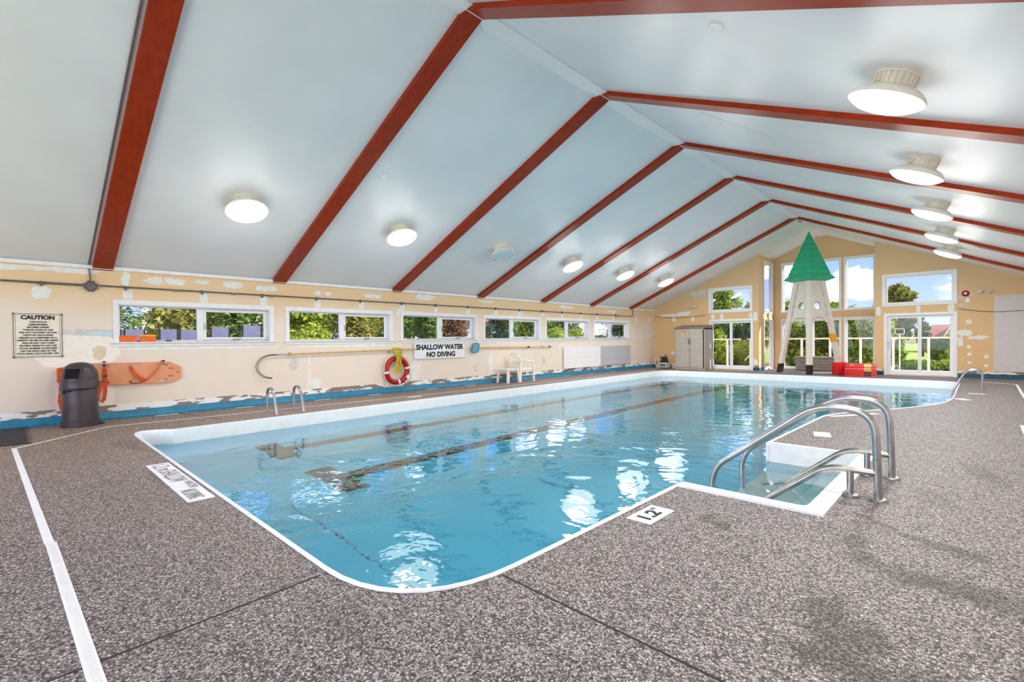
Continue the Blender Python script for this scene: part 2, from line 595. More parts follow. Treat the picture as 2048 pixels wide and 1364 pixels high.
# ---------------------------------------------------------------- mesh helpers
class MB:
    def __init__(self):
        self.v = []
        self.f = []

    def add(self, vs, fs):
        o = len(self.v)
        self.v += [tuple(p) for p in vs]
        self.f += [tuple(i + o for i in f) for f in fs]
        return self

    def box(self, x0, x1, y0, y1, z0, z1):
        x0, x1 = min(x0, x1), max(x0, x1)
        y0, y1 = min(y0, y1), max(y0, y1)
        z0, z1 = min(z0, z1), max(z0, z1)
        v = [(x0, y0, z0), (x1, y0, z0), (x1, y1, z0), (x0, y1, z0), (x0, y0, z1), (x1, y0, z1), (x1, y1, z1), (x0, y1, z1)]
        return self.add(v, [(0, 3, 2, 1), (4, 5, 6, 7), (0, 1, 5, 4), (1, 2, 6, 5), (2, 3, 7, 6), (3, 0, 4, 7)])

    def hexa(self, b4, t4):
        return self.add(list(b4) + list(t4), [(0, 3, 2, 1), (4, 5, 6, 7), (0, 1, 5, 4), (1, 2, 6, 5), (2, 3, 7, 6), (3, 0, 4, 7)])

    def bar(self, a, b, w, d, up=(0, 0, 1)):
        """box beam from a to b, w across, d along up."""
        a, b = Vector(a), Vector(b)
        t = (b - a).normalized()
        up = Vector(up)
        s = t.cross(up)
        if s.length < 1e-5:
            s = t.cross(Vector((1, 0, 0)))
        s.normalize()
        n = s.cross(t).normalized()
        s, n = s * w / 2, n * d / 2
        return self.hexa([a - s - n, a + s - n, a + s + n, a - s + n], [b - s - n, b + s - n, b + s + n, b - s + n])

    def tube(self, path, r, n=10, closed=False, caps=True):
        P = [Vector(p) for p in path]
        N = len(P)
        rr = r if isinstance(r, (list, tuple)) else [r] * N
        tang = []
        for i in range(N):
            if closed:
                t = P[(i + 1) % N] - P[i - 1]
            else:
                t = P[min(i + 1, N - 1)] - P[max(i - 1, 0)]
            tang.append(t.normalized())
        ref = Vector((0, 0, 1)) if abs(tang[0].z) < 0.9 else Vector((1, 0, 0))
        nrm = (ref - tang[0] * ref.dot(tang[0])).normalized()
        vs, fs = [], []
        for i in range(N):
            nrm = (nrm - tang[i] * nrm.dot(tang[i]))
            nrm.normalize()
            bn = tang[i].cross(nrm)
            for k in range(n):
                a = 2 * PI * k / n
                vs.append(P[i] + (nrm * math.cos(a) + bn * math.sin(a)) * rr[i])
        for i in range(N if closed else N - 1):
            j = (i + 1) % N
            for k in range(n):
                l = (k + 1) % n
                fs.append((i * n + k, i * n + l, j * n + l, j * n + k))
        if caps and not closed:
            fs.append(tuple(reversed(range(n))))
            fs.append(tuple((N - 1) * n + k for k in range(n)))
        return self.add(vs, fs)

    def lathe(self, prof, n=32, c=(0, 0, 0)):
        vs, fs = [], []
        m = len(prof)
        for (r, z) in prof:
            for k in range(n):
                a = 2 * PI * k / n
                vs.append((c[0] + r * math.cos(a), c[1] + r * math.sin(a), c[2] + z))
        for i in range(m - 1):
            for k in range(n):
                l = (k + 1) % n
                fs.append((i * n + k, i * n + l, (i + 1) * n + l, (i + 1) * n + k))
        fs.append(tuple(reversed(range(n))))
        fs.append(tuple((m - 1) * n + k for k in range(n)))
        return self.add(vs, fs)

    def plate(self, outer, holes, t, O, U, V):
        """flat plate with holes: 2-D outline in the frame O,U,V; the front faces U x V, thickness t goes backwards."""
        O, U, V = Vector(O), Vector(U), Vector(V)
        N = U.cross(V).normalized()

        def ccw(l):
            a = sum(l[i - 1][0] * l[i][1] - l[i][0] * l[i - 1][1] for i in range(len(l)))
            return l if a > 0 else list(reversed(l))
        loops = [ccw(outer)] + [list(reversed(ccw(h))) for h in holes]
        flat = [p for l in loops for p in l]
        tris = geometry.tessellate_polygon([[Vector((p[0], p[1], 0)) for p in l] for l in loops])
        n = len(flat)
        front = [O + U * p[0] + V * p[1] for p in flat]
        back = [q - N * t for q in front]
        fs = []
        for a, b, c in tris:
            pa, pb, pc = flat[a], flat[b], flat[c]
            ar = (pb[0] - pa[0]) * (pc[1] - pa[1]) - (pb[1] - pa[1]) * (pc[0] - pa[0])
            if ar < 0:
                b, c = c, b
            fs.append((a, b, c))
            fs.append((a + n, c + n, b + n))
        o = 0
        for l in loops:
            k = len(l)
            for i in range(k):
                j = (i + 1) % k
                fs.append((o + j, o + i, o + i + n, o + j + n))
            o += k
        return self.add(front + back, fs)

    def build(self, name, m, parent=None, smooth=False, bevel=0.0, loc=None):
        me = bpy.data.meshes.new(name)
        me.from_pydata([tuple(p) for p in self.v], [], self.f)
        me.update()
        me.materials.append(m)
        if smooth:
            me.polygons.foreach_set('use_smooth', [True] * len(me.polygons))
            try:
                me.set_sharp_from_angle(angle=math.radians(38))
            except Exception:
                pass
        o = bpy.data.objects.new(name, me)
        COL.objects.link(o)
        if parent is not None:
            o.parent = parent
        if loc is not None:
            o.location = loc
        if bevel:
            b = o.modifiers.new('bevel', 'BEVEL')
            b.width = bevel
            b.segments = 2
            b.limit_method = 'ANGLE'
        return o


def thing(name, label, cat, loc=(0, 0, 0), rz=0.0, group=None):
    o = bpy.data.objects.new(name, None)
    o.empty_display_size = 0.1
    COL.objects.link(o)
    o.location = loc
    o.rotation_euler = (0, 0, rz)
    o['label'] = label
    o['category'] = cat
    if group:
        o['group'] = group
    return o


def tag(o, label, cat, group=None, kind=None):
    o['label'] = label
    o['category'] = cat
    if group:
        o['group'] = group
    if kind:
        o['kind'] = kind
    return o


def struct(o, label=None):
    o['kind'] = 'structure'
    if label:
        o['label'] = label
    return o


def sname(name, label=None, loc=(0, 0, 0)):
    o = bpy.data.objects.new(name, None)
    o.empty_display_size = 0.1
    COL.objects.link(o)
    o.location = loc
    return struct(o, label)


def copy_tree(o, parent=None):
    c = o.copy()
    COL.objects.link(c)
    if parent is not None:
        c.parent = parent
    for ch in list(o.children):
        copy_tree(ch, c)
    return c


def child_copy(o, loc, parent=None):
    c = o.copy()
    COL.objects.link(c)
    c.location = loc
    if parent is not None:
        c.parent = parent
    return c


def rounded(pts, rad, seg=6):
    """fillet the corners of an open 3-D path."""
    P = [Vector(p) for p in pts]
    out = [P[0]]
    for i in range(1, len(P) - 1):
        a, b, c = P[i - 1], P[i], P[i + 1]
        r = rad[i] if isinstance(rad, (list, tuple)) else rad
        u, w = (a - b), (c - b)
        d = min(r, u.length * 0.49, w.length * 0.49)
        s, t = b + u.normalized() * d, b + w.normalized() * d
        for k in range(seg + 1):
            q = k / seg
            out.append(s * (1 - q) ** 2 + b * 2 * q * (1 - q) + t * q * q)
    out.append(P[-1])
    return out


def fillet2(pts, seg=8):
    """closed 2-D outline from (x, y, radius) corners."""
    out = []
    n = len(pts)
    for i in range(n):
        a, b, c = (Vector(pts[j % n][:2]) for j in (i - 1, i, i + 1))
        r = pts[i][2]
        if r <= 0:
            out.append(tuple(b))
            continue
        s, t = b + (a - b).normalized() * r, b + (c - b).normalized() * r
        for k in range(seg + 1):
            q = k / seg
            w = s * (1 - q) ** 2 + b * 2 * q * (1 - q) + t * q * q
            # pull towards a circular arc
            out.append(tuple(w))
    return out


def slot2(cx, cy, w, h, n=6):
    """stadium outline, w wide and h high."""
    r = h / 2
    out = []
    for k in range(n + 1):
        a = -PI / 2 + PI * k / n
        out.append((cx + w / 2 - r + r * math.cos(a), cy + r * math.sin(a)))
    for k in range(n + 1):
        a = PI / 2 + PI * k / n
        out.append((cx - w / 2 + r + r * math.cos(a), cy + r * math.sin(a)))
    return out


def circ(cx, cy, r, n=20):
    return [(cx + r * math.cos(2 * PI * k / n), cy + r * math.sin(2 * PI * k / n)) for k in range(n)]


def rect(x0, x1, y0, y1):
    return [(x0, y0), (x1, y0), (x1, y1), (x0, y1)]


def text(name, body, parent, loc, rot, w, h, m, align='CENTER', bold=0.0, spacing=1.0, line=1.0):
    """flat lettering fitted into w x h, centred on loc."""
    cu = bpy.data.curves.new(name, 'FONT')
    cu.body = body
    cu.align_x = align
    cu.align_y = 'CENTER'
    cu.size = 1.0
    cu.offset = bold
    cu.space_character = spacing
    cu.space_line = line
    cu.extrude = 0.002
    cu.resolution_u = 3
    cu.materials.append(m)
    o = bpy.data.objects.new(name, cu)
    COL.objects.link(o)
    bpy.context.view_layer.update()
    dx, dy = o.dimensions.x, o.dimensions.y
    me = bpy.data.meshes.new_from_object(o.evaluated_get(bpy.context.evaluated_depsgraph_get()))
    bpy.data.objects.remove(o)
    me.name = name
    o = bpy.data.objects.new(name, me)
    COL.objects.link(o)
    o.scale = (w / max(dx, 1e-6), h / max(dy, 1e-6), 0.5)
    o.rotation_euler = rot
    o.location = loc
    if parent is not None:
        o.parent = parent
    return o


ROT_LEFT = (PI / 2, 0, PI / 2)      # lettering on the left wall, read from the pool
ROT_FAR = (PI / 2, 0, 0)            # lettering on the far wall

# ---------------------------------------------------------------- room dimensions (metres)
XL, XR, YF, YB, YN = -10.039, 1.68, 19.197, 20.97, -2.9
RIDGE_X, WALL_H, SLOPE = -4.178, 2.44, 0.438
BX0, BX1 = -5.868, -2.43


def roof_z(x):
    return WALL_H + SLOPE * (x - XL) if x < RIDGE_X else WALL_H + SLOPE * (XR - x)


RIDGE_Z = roof_z(RIDGE_X)

# ---- pool outline (outer edge of the coping, counter-clockwise from the near left corner)
cor = [(-8.53, 1.145, 0.62), (-1.775, 1.145, 0.72), (-1.775, 3.86, 0.0), (-0.785, 3.86, 0.06), (-0.785, 6.02, 0.06), (-1.735, 6.02, 0.0)]
outline = fillet2(cor + [(-1.71, 8.6, 0.0)], 9)
outline += [(-1.66, 8.85), (-1.50, 9.28), (-1.27, 9.75), (-1.02, 10.2), (-0.76, 10.78), (-0.56, 11.3), (-0.44, 11.8), (-0.385, 12.4), (-0.365, 13.2), (-0.365, 15.9)]
outline += fillet2([(-0.365, 15.9, 0.0), (-0.365, 17.33, 0.6), (-8.69, 17.33, 0.7), (-8.69, 16.0, 0.0)], 9)[1:-1]
outline = [p for i, p in enumerate(outline) if (Vector(p) - Vector(outline[i - 1])).length > 1e-4]


def inset(loop, d):
    n = len(loop)
    out = []
    for i in range(n):
        a, b, c = Vector(loop[i - 1]), Vector(loop[i]), Vector(loop[(i + 1) % n])
        e1, e2 = (b - a).normalized(), (c - b).normalized()
        n1, n2 = Vector((-e1.y, e1.x)), Vector((-e2.y, e2.x))
        k = (n1 + n2)
        k = k / max(0.35, k.length_squared / 2)
        q = b + k * d
        out.append((q.x, q.y))
    return out


IN = inset(outline, 0.028)
WATER_Z, POOL_Z = -0.19, -1.2

# ---------------------------------------------------------------- floor with the pool cut out
deck_outer = [(XL, YN), (XR, YN), (XR, YF), (BX1, YF), (BX1, YB), (BX0, YB), (BX0, YF), (XL, YF)]
fl = MB().plate(deck_outer, [outline], 0.12, (0, 0, 0), (1, 0, 0), (0, 1, 0)).build('floor', M_deck)
struct(fl, 'brown and grey pebble aggregate pool deck')


def joint(pts, w=0.012):
    for a, b in zip(pts[:-1], pts[1:]):
        MB().bar((a[0], a[1], 0.0006), (b[0], b[1], 0.0006), w, 0.0016).build('expansion_joint', M_slot, fl)


joint([(-1.77, 1.75), (1.6, 1.68)])
joint([(-2.46, 1.11), (-2.42, 0.45), (-2.37, -0.6)])
joint([(-9.95, 2.05), (-8.6, 2.35)], 0.016)
joint([(-0.30, 17.35), (-0.05, 18.9)], 0.02)
joint([(0.35, 3.1), (1.6, 3.05)], 0.010)

# ---------------------------------------------------------------- pool
pool = thing('swimming_pool', 'turquoise indoor swimming pool with white rim sunk in the pebble deck', 'pool', (0, 0, 0))
n = len(outline)
# coping lip: small raised ring
b = MB()
vs_ = [(p[0], p[1], 0.002) for p in outline] + [(p[0], p[1], 0.012) for p in inset(outline, 0.004)] + [(p[0], p[1], 0.012) for p in inset(outline, 0.024)] + [(p[0], p[1], -0.004) for p in IN] + [(p[0], p[1], -0.25) for p in IN]
fs_ = []
for r_ in range(4):
    for i in range(n):
        j = (i + 1) % n
        fs_.append((r_ * n + i, r_ * n + j, (r_ + 1) * n + j, (r_ + 1) * n + i))
b.add(vs_, fs_)
b.build('coping', M_gel, pool, smooth=True)
b = MB()
vs_ = [(p[0], p[1], -0.25) for p in IN] + [(p[0], p[1], POOL_Z) for p in IN]
fs_ = [(i, (i + 1) % n, (i + 1) % n + n, i + n) for i in range(n)]
tri = geometry.tessellate_polygon([[Vector((p[0], p[1], 0)) for p in IN]])
b.add(vs_, fs_)
b.add([(p[0], p[1], POOL_Z) for p in IN], [t if ((IN[t[1]][0] - IN[t[0]][0]) * (IN[t[2]][1] - IN[t[0]][1]) - (IN[t[1]][1] - IN[t[0]][1]) * (IN[t[2]][0] - IN[t[0]][0])) > 0 else (t[0], t[2], t[1]) for t in tri])
b.build('basin', M_basin, pool)
# lane lines with T ends, lying on the pool floor
for cx in (-7.46, -5.60):
    b = MB()
    b.box(cx - 0.14, cx + 0.14, 2.9, 16.35, POOL_Z, POOL_Z + 0.004)
    b.box(cx - 0.53, cx + 0.53, 2.58, 2.9, POOL_Z, POOL_Z + 0.004)
    b.box(cx - 0.53, cx + 0.53, 16.35, 16.62, POOL_Z, POOL_Z + 0.004)
    b.build('lane_line', M_lane, pool)
MB().box(-5.3, -2.4, 2.03, 2.038, POOL_Z, POOL_Z + 0.004).build('floor_seam', M_netframe, pool)
# moulded corner steps
b = MB()
b.box(-1.20, -0.80, 3.90, 5.98, POOL_Z, -0.42)
b.box(-1.76, -1.20, 3.90, 5.98, POOL_Z, -0.68)
b.build('step', M_step, pool, bevel=0.02)
rim = [(-1.775, 3.885), (-1.775, 3.775), (-0.755, 3.775), (-0.755, 6.05), (-1.74, 6.05), (-1.74, 5.975), (-0.93, 5.975), (-0.895, 5.96), (-0.88, 5.925), (-0.88, 3.935), (-0.895, 3.90), (-0.93, 3.885)]
MB().plate(rim, [], 0.04, (0, 0, 0.018), (1, 0, 0), (0, 1, 0)).build('step_rim', M_gel, pool)
# sloped inner apron of the step recess, rounded at its inner corners
apr_o = fillet2([(-1.745, 3.885, 0), (-0.88, 3.885, 0.03), (-0.88, 5.975, 0.03), (-1.715, 5.975, 0)], 8)
apr_i = fillet2([(-1.745, 3.93, 0), (-0.97, 3.93, 0.16), (-0.97, 5.93, 0.16), (-1.715, 5.93, 0)], 8)
k = len(apr_o)
b = MB()
b.add([(p[0], p[1], 0.013) for p in apr_o] + [(p[0], p[1], -0.44) for p in apr_i], [(i, i + 1, i + 1 + k, i + k) for i in range(k - 1)])
b.build('step_apron', M_step, pool, smooth=True)
for y0, y1 in ((6.02, 6.37), (14.27, 14.7)):
    xx = -8.53 - 0.16 * (y0 - 2) / 14.5 + 0.03
    f_ = MB().plate(rect(y0 - 0.05, y1 + 0.03, -0.16, -0.07), [rect(y0, y1, -0.135, -0.085)], 0.02, (xx + 0.012, 0, 0), (0, 1, 0), (0, 0, 1)).build('skimmer_frame', M_gel, pool)
    MB().box(xx - 0.002, xx + 0.003, y0, y1, -0.135, -0.085).build('skimmer_mouth', M_slot, f_)  # flat dark piece standing in for the shade inside the opening

tri = [t if ((IN[t[1]][0] - IN[t[0]][0]) * (IN[t[2]][1] - IN[t[0]][1]) - (IN[t[1]][1] - IN[t[0]][1]) * (IN[t[2]][0] - IN[t[0]][0])) > 0 else (t[0], t[2], t[1]) for t in tri]
wtr = MB().add([(p[0], p[1], WATER_Z) for p in inset(outline, 0.0285)], tri).build('water', M_water)
tag(wtr, 'rippled turquoise water filling the pool, reflecting the windows', 'water', kind='stuff')

# ---------------------------------------------------------------- left wall with six strip windows
WZ0, WZ1 = 1.235, 1.845          # clear opening
WSTART, WSTEP, WW = 1.1957, 2.6921, 2.4704
wins = [(WSTART + i * WSTEP, WSTART + i * WSTEP + WW) for i in range(6)]
holes = [rect(a + 0.07, c - 0.07, WZ0, WZ1) for a, c in wins]
wl = MB().plate(rect(YN, YF + 0.2, 0, WALL_H + 0.03), holes, 0.2, (XL, 0, 0), (0, 1, 0), (0, 0, 1)).build('wall_left', M_wallL)
struct(wl, 'long cream wall with peeling paint and six strip windows')

for i, (a, c) in enumerate(wins):
    w = sname('window_%d' % (i + 1), 'white framed strip window with fixed and opening pane, %s from the near end of the left wall' % ['first', 'second', 'third', 'fourth', 'fifth', 'sixth'][i])
    cas = MB()
    cas.box(XL, XL + 0.018, a, c, WZ1, WZ1 + 0.075)
    cas.box(XL, XL + 0.018, a, a + 0.07, WZ0 - 0.0, WZ1)
    cas.box(XL, XL + 0.018, c - 0.07, c, WZ0 - 0.0, WZ1)
    cas.build('window_casing', M_white, w, bevel=0.004)
    s_ = MB()
    s_.box(XL - 0.12, XL + 0.05, a - 0.03, c + 0.03, WZ0 - 0.022, WZ0)
    s_.box(XL, XL + 0.016, a - 0.01, c + 0.01, WZ0 - 0.075, WZ0 - 0.022)
    s_.build('window_sill', M_white, w, bevel=0.004)
    o0, o1 = a + 0.07, c - 0.07
    lin_ = MB()
    lin_.box(XL - 0.13, XL, o0, o0 + 0.012, WZ0, WZ1)
    lin_.box(XL - 0.13, XL, o1 - 0.012, o1, WZ0, WZ1)
    lin_.box(XL - 0.13, XL, o0 + 0.012, o1 - 0.012, WZ1 - 0.012, WZ1)
    lin_.build('window_reveal', M_white, w)
    mid = (o0 + o1) / 2
    fr = MB()
    x0, x1 = XL - 0.15, XL - 0.10
    fr.box(x0, x1, o0 + 0.03, o1 - 0.03, WZ0 + 0.001, WZ0 + 0.03)
    fr.box(x0, x1, o0 + 0.03, o1 - 0.03, WZ1 - 0.03, WZ1 - 0.013)
    fr.box(x0, x1, o0 + 0.013, o0 + 0.03, WZ0 + 0.001, WZ1 - 0.013)
    fr.box(x0, x1, o1 - 0.03, o1 - 0.013, WZ0 + 0.001, WZ1 - 0.013)
    fr.box(x0 - 0.002, x1 + 0.02, mid - 0.045, mid + 0.045, WZ0 + 0.002, WZ1 - 0.014)
    fr.build('window_frame', M_white, w, bevel=0.004)
    sa = MB()
    x0, x1 = XL - 0.14, XL - 0.087
    q0, q1 = mid + 0.046, o1 - 0.031
    sa.box(x0, x1, q0, q1, WZ0 + 0.03, WZ0 + 0.075)
    sa.box(x0, x1, q0, q1, WZ1 - 0.075, WZ1 - 0.03)
    sa.box(x0, x1, q0, q0 + 0.05, WZ0 + 0.075, WZ1 - 0.075)
    sa.box(x0, x1, q1 - 0.05, q1, WZ0 + 0.075, WZ1 - 0.075)
    sash = sa.build('window_sash', M_white, w, bevel=0.004)
    MB().box(XL - 0.128, XL - 0.122, o0 + 0.03, mid - 0.045, WZ0 + 0.03, WZ1 - 0.03).build('pane', M_glass, w)
    MB().box(XL - 0.118, XL - 0.112, q0 + 0.05, q1 - 0.05, WZ0 + 0.075, WZ1 - 0.075).build('pane', M_glass, sash)
    h = MB()
    ym = (q0 + q1) / 2
    h.box(XL - 0.085, XL - 0.05, ym - 0.05, ym + 0.05, WZ0 + 0.032, WZ0 + 0.05)
    h.tube([(XL - 0.06, ym, WZ0 + 0.05), (XL - 0.045, ym + 0.02, WZ0 + 0.058), (XL - 0.045, ym + 0.075, WZ0 + 0.05)], 0.007, 6)
    h.build('crank_handle', M_steel_dk, sash)
    h = MB()
    h.box(XL - 0.085, XL - 0.07, q0 + 0.015, q0 + 0.035, 1.45, 1.57)
    h.box(XL - 0.085, XL - 0.06, q0 + 0.02, q0 + 0.03, 1.49, 1.54)
    h.build('window_latch', M_steel_dk, sash)


# ---- chipped strip and blue cove along the left wall
def chip_strip(name, y0, y1, parent, x=XL):
    return MB().box(x, x + 0.004, y0, y1, 0.10, 0.225).build(name, M_chip, parent)


chip_strip('chipped_strip', YN, YF, wl)
bb = MB()
prof = [(0.0, 0.0), (0.085, 0.0), (0.085, 0.012), (0.045, 0.018), (0.022, 0.045), (0.016, 0.125), (0.0, 0.125)]
vsb = [(XL + p[0], YN, p[1]) for p in prof] + [(XL + p[0], YF, p[1]) for p in prof]
k = len(prof)
bb.add(vsb, [(i, (i + 1) % k, (i + 1) % k + k, i + k) for i in range(k)] + [tuple(range(k)), tuple(reversed(range(k, 2 * k)))])
struct(bb.build('baseboard_left', M_blue, smooth=True), 'scuffed blue cove along the foot of the left wall')

struct(MB().box(XL, XL + 0.05, YN, YF, 2.385, 2.44).build('trim_1', M_white), 'white strip along the top of the left wall')


# ---- patches of filler on the wall, each its own thin piece
def patch(parent, wall, c, zc, w, h, m, jag=0.15, n=18, sq=3.0, seed=0, t=0.0016):
    rnd = random.Random(seed * 131 + int(c * 997) + int(zc * 331))
    pts = []
    for k in range(n):
        a = 2 * PI * k / n
        r = (abs(math.cos(a)) ** sq + abs(math.sin(a)) ** sq) ** (-1.0 / sq)
        r *= 1 + rnd.uniform(-jag, jag)
        pts.append((c + w / 2 * r * math.cos(a), zc + h / 2 * r * math.sin(a)))
    t = 0.0008 + 0.00006 * (seed % 80)
    if wall == 'L':
        return MB().plate(pts, [], t, (XL + t, 0, 0), (0, 1, 0), (0, 0, 1)).build('filler_patch', m, parent)
    if wall == 'F':
        return MB().plate(pts, [], t, (0, YF - t, 0), (1, 0, 0), (0, 0, 1)).build('filler_patch', m, parent)
    return None


sd = 0
for y in (1.36, 2.44, 3.45, 4.52, 5.52, 6.6, 7.61, 8.69, 9.74, 10.75, 11.8, 12.82, 13.86, 14.87, 15.97):
    sd += 1
    patch(wl, 'L', y + 0.03, 2.015, 0.13, 0.17, M_filler, 0.02, 20, 14, sd)
patch(wl, 'L', 0.37, 1.99, 0.21, 0.2, M_filler, 0.1, 18, 3, 3)
patch(wl, 'L', 1.36, 2.27, 0.11, 0.3, M_filler, 0.25, 16, 2, 4)
for (y, z, w_, h_, m_, jg) in [
    (-0.3, 2.33, 1.1, 0.1, M_filler, 0.3), (0.65, 2.34, 0.8, 0.08, M_filler, 0.35), (1.75, 2.27, 0.26, 0.13, M_filler, 0.3),
    (2.05, 2.27, 0.3, 0.11, M_filler, 0.3), (2.45, 2.30, 0.25, 0.06, M_filler, 0.3), (2.95, 2.28, 0.32, 0.13, M_filler, 0.22),
    (3.45, 2.25, 0.25, 0.1, M_filler, 0.3), (3.62, 2.26, 0.2, 0.09, M_filler, 0.3), (4.55, 2.24, 0.14, 0.09, M_filler, 0.2),
    (4.78, 2.23, 0.14, 0.08, M_filler, 0.2), (5.85, 2.24, 0.5, 0.09, M_filler, 0.3), (7.3, 2.3, 0.6, 0.12, M_filler, 0.35),
    (9.4, 2.3, 0.5, 0.07, M_filler, 0.35), (13.1, 2.3, 0.7, 0.1, M_filler, 0.3), (15.9, 2.25, 0.5, 0.1, M_filler, 0.3),
    (0.95, 1.36, 0.55, 0.2, M_fillgrey, 0.3), (1.02, 1.37, 0.36, 0.07, M_fillblue, 0.2), (0.72, 1.38, 0.3, 0.09, M_fillgrey, 0.35),
    (0.78, 1.10, 0.98, 0.50, M_fillcream, 0.06), (1.02, 1.07, 0.16, 0.22, M_fillbeige, 0.15), (0.99, 0.38, 0.42, 0.40, M_fillcream, 0.05),
    (2.4, 1.125, 2.4, 0.05, M_filler, 0.3), (5.1, 1.12, 2.4, 0.06, M_filler, 0.3), (7.8, 1.17, 1.9, 0.03, M_filler, 0.3), (10.5, 1.13, 1.6, 0.04, M_filler, 0.3),
    (4.36, 0.66, 0.06, 0.80, M_filler, 0.25), (4.45, 0.30, 0.34, 0.25, M_filler, 0.3), (4.05, 0.78, 0.18, 0.24, M_fillgrey, 0.4),
    (6.98, 0.45, 0.30, 0.50, M_filler, 0.15), (9.55, 0.52, 0.16, 0.65, M_filler, 0.25), (9.62, 0.27, 0.3, 0.14, M_filler, 0.3),
    (11.9, 0.55, 0.2, 0.18, M_fillgrey, 0.35), (12.7, 0.98, 0.1, 0.18, M_filler, 0.2), (17.9, 1.32, 0.8, 0.09, M_filler, 0.35), (18.7, 1.34, 0.5, 0.12, M_filler, 0.35),
    (17.7, 2.0, 0.14, 0.26, M_filler, 0.1), (18.75, 2.0, 0.14, 0.26, M_filler, 0.1), (6.52, 1.9, 0.1, 0.2, M_filler, 0.2),
]:
    sd += 1
    patch(wl, 'L', y, z, w_, h_, m_, jg, 22, 3.5, sd)

# ---------------------------------------------------------------- far wall: two wings and the bay
LWO, LDO = (-7.64, -6.16, 2.27, 3.09), (-7.62, -6.14, 0.03, 1.86)
RWO, RDO = (-2.165, -0.565, 2.225, 3.08), (-2.12, -0.56, 0.03, 1.855)


def wing(name, x0, x1, hs, label):
    top = [(x1, roof_z(x1) + 0.04), (x0, roof_z(x0) + 0.04)]
    o = MB().plate([(x0, 0), (x1, 0)] + top, [rect(*h) for h in hs], 0.18, (0, YF, 0), (1, 0, 0), (0, 0, 1)).build(name, M_wallF)
    return struct(o, label)


wlw = wing('wall_far_left', XL - 0.1, BX0, [LWO, LDO], 'peach wing of the far gable wall left of the bay')
wrw = wing('wall_far_right', BX1, XR + 0.2, [RWO, RDO], 'peach wing of the far gable wall right of the bay')

bay_cols = [(-5.55, -4.67), (-4.55, -3.67), (-3.51, -2.66)]
bt = [(BX1 + 0.1, roof_z(BX1) + 0.04), (RIDGE_X, RIDGE_Z + 0.04), (BX0 - 0.1, roof_z(BX0) + 0.04)]
hs = [rect(a, c, 2.22, 4.04) for a, c in bay_cols] + [rect(a, c, 0.04, 1.87) for a, c in bay_cols]
wbay = struct(MB().plate([(BX0 - 0.1, 0), (BX1 + 0.1, 0)] + bt, hs, 0.18, (0, YB, 0), (1, 0, 0), (0, 0, 1)).build('wall_bay_front', M_wallF), 'front wall of the glazed bay')
sideh = [rect(19.80, 20.86, 2.18, 4.06), rect(19.80, 20.88, 0.05, 1.9)]
wbl = struct(MB().plate(rect(YF + 0.18, YB, 0, roof_z(BX0) + 0.05), sideh, 0.14, (BX0, 0, 0), (0, 1, 0), (0, 0, 1)).build('wall_bay_left', M_wallF), 'left side wall of the bay')
wbr = MB().plate([(-p[0], p[1]) for p in rect(YF + 0.18, YB, 0, roof_z(BX1) + 0.05)], [[(-p[0], p[1]) for p in h] for h in sideh], 0.14, (BX1, 0, 0), (0, -1, 0), (0, 0, 1)).build('wall_bay_right', M_wallF)
struct(wbr, 'right side wall of the bay')


def frame_F(name, x0, x1, z0, z1, y, cw=0.075, label=None, mull=(), dep=0.1, rail=0.05, sill=True, door=False):
    """window or glazed door in a wall facing -y: casing, frame, mullions, panes."""
    w = sname(name, label)
    c = MB()
    c.box(x0 - cw, x1 + cw, y - 0.02, y, z1, z1 + cw)
    c.box(x0 - cw, x0, y - 0.02, y, 0.0 if door else z0 - cw, z1)
    c.box(x1, x1 + cw, y - 0.02, y, 0.0 if door else z0 - cw, z1)
    if not door:
        c.box(x0, x1, y - 0.02, y, z0 - cw, z0)
    c.build('window_casing' if not door else 'door_casing', M_white, w, bevel=0.004)
    if sill:
        MB().box(x0 - cw - 0.02, x1 + cw + 0.02, y - 0.05, y + 0.06, z0 - 0.022, z0).build('window_sill', M_white, w, bevel=0.004)
    l = MB()
    l.box(x0, x0 + 0.012, y, y + 0.16, z0, z1)
    l.box(x1 - 0.012, x1, y, y + 0.16, z0, z1)
    l.box(x0 + 0.012, x1 - 0.012, y, y + 0.16, z1 - 0.012, z1)
    l.box(x0 + 0.012, x1 - 0.012, y, y + 0.16, z0, z0 + 0.012)
    l.build('reveal', M_white, w)
    fb = MB()
    ya, yb = y + dep - 0.025, y + dep + 0.03
    zb0, zb1 = z0 + (0.12 if door else rail), z1 - (0.08 if door else rail)
    e_ = 0.013
    fb.box(x0 + rail, x1 - rail, ya, yb, z0 + e_, zb0)
    fb.box(x0 + rail, x1 - rail, ya, yb, zb1, z1 - e_)
    fb.box(x0 + e_, x0 + rail, ya, yb, z0 + e_, z1 - e_)
    fb.box(x1 - rail, x1 - e_, ya, yb, z0 + e_, z1 - e_)
    for m_ in mull:
        fb.box(m_ - 0.045, m_ + 0.045, ya - 0.01, yb - 0.001, zb0, zb1)
    fb.build('door_frame' if door else 'window_frame', M_white, w, bevel=0.004)
    xs = [x0 + rail] + [q for m_ in mull for q in (m_ - 0.045, m_ + 0.045)] + [x1 - rail]
    for k in range(0, len(xs), 2):
        MB().box(xs[k], xs[k + 1], y + dep, y + dep + 0.006, z0 + (0.12 if door else rail), z1 - (0.08 if door else rail)).build('pane', M_glass, w)
    if door:
        hx = x0 + rail * 0.5
        h = MB()
        h.box(hx - 0.012, hx + 0.012, ya - 0.03, ya - 0.01, 0.82, 1.05)
        h.box(hx - 0.008, hx + 0.008, ya - 0.012, ya, 0.84, 0.86)
        h.box(hx - 0.008, hx + 0.008, ya - 0.012, ya, 1.01, 1.03)
        h.build('door_handle', M_steel_dk, w)
    return w


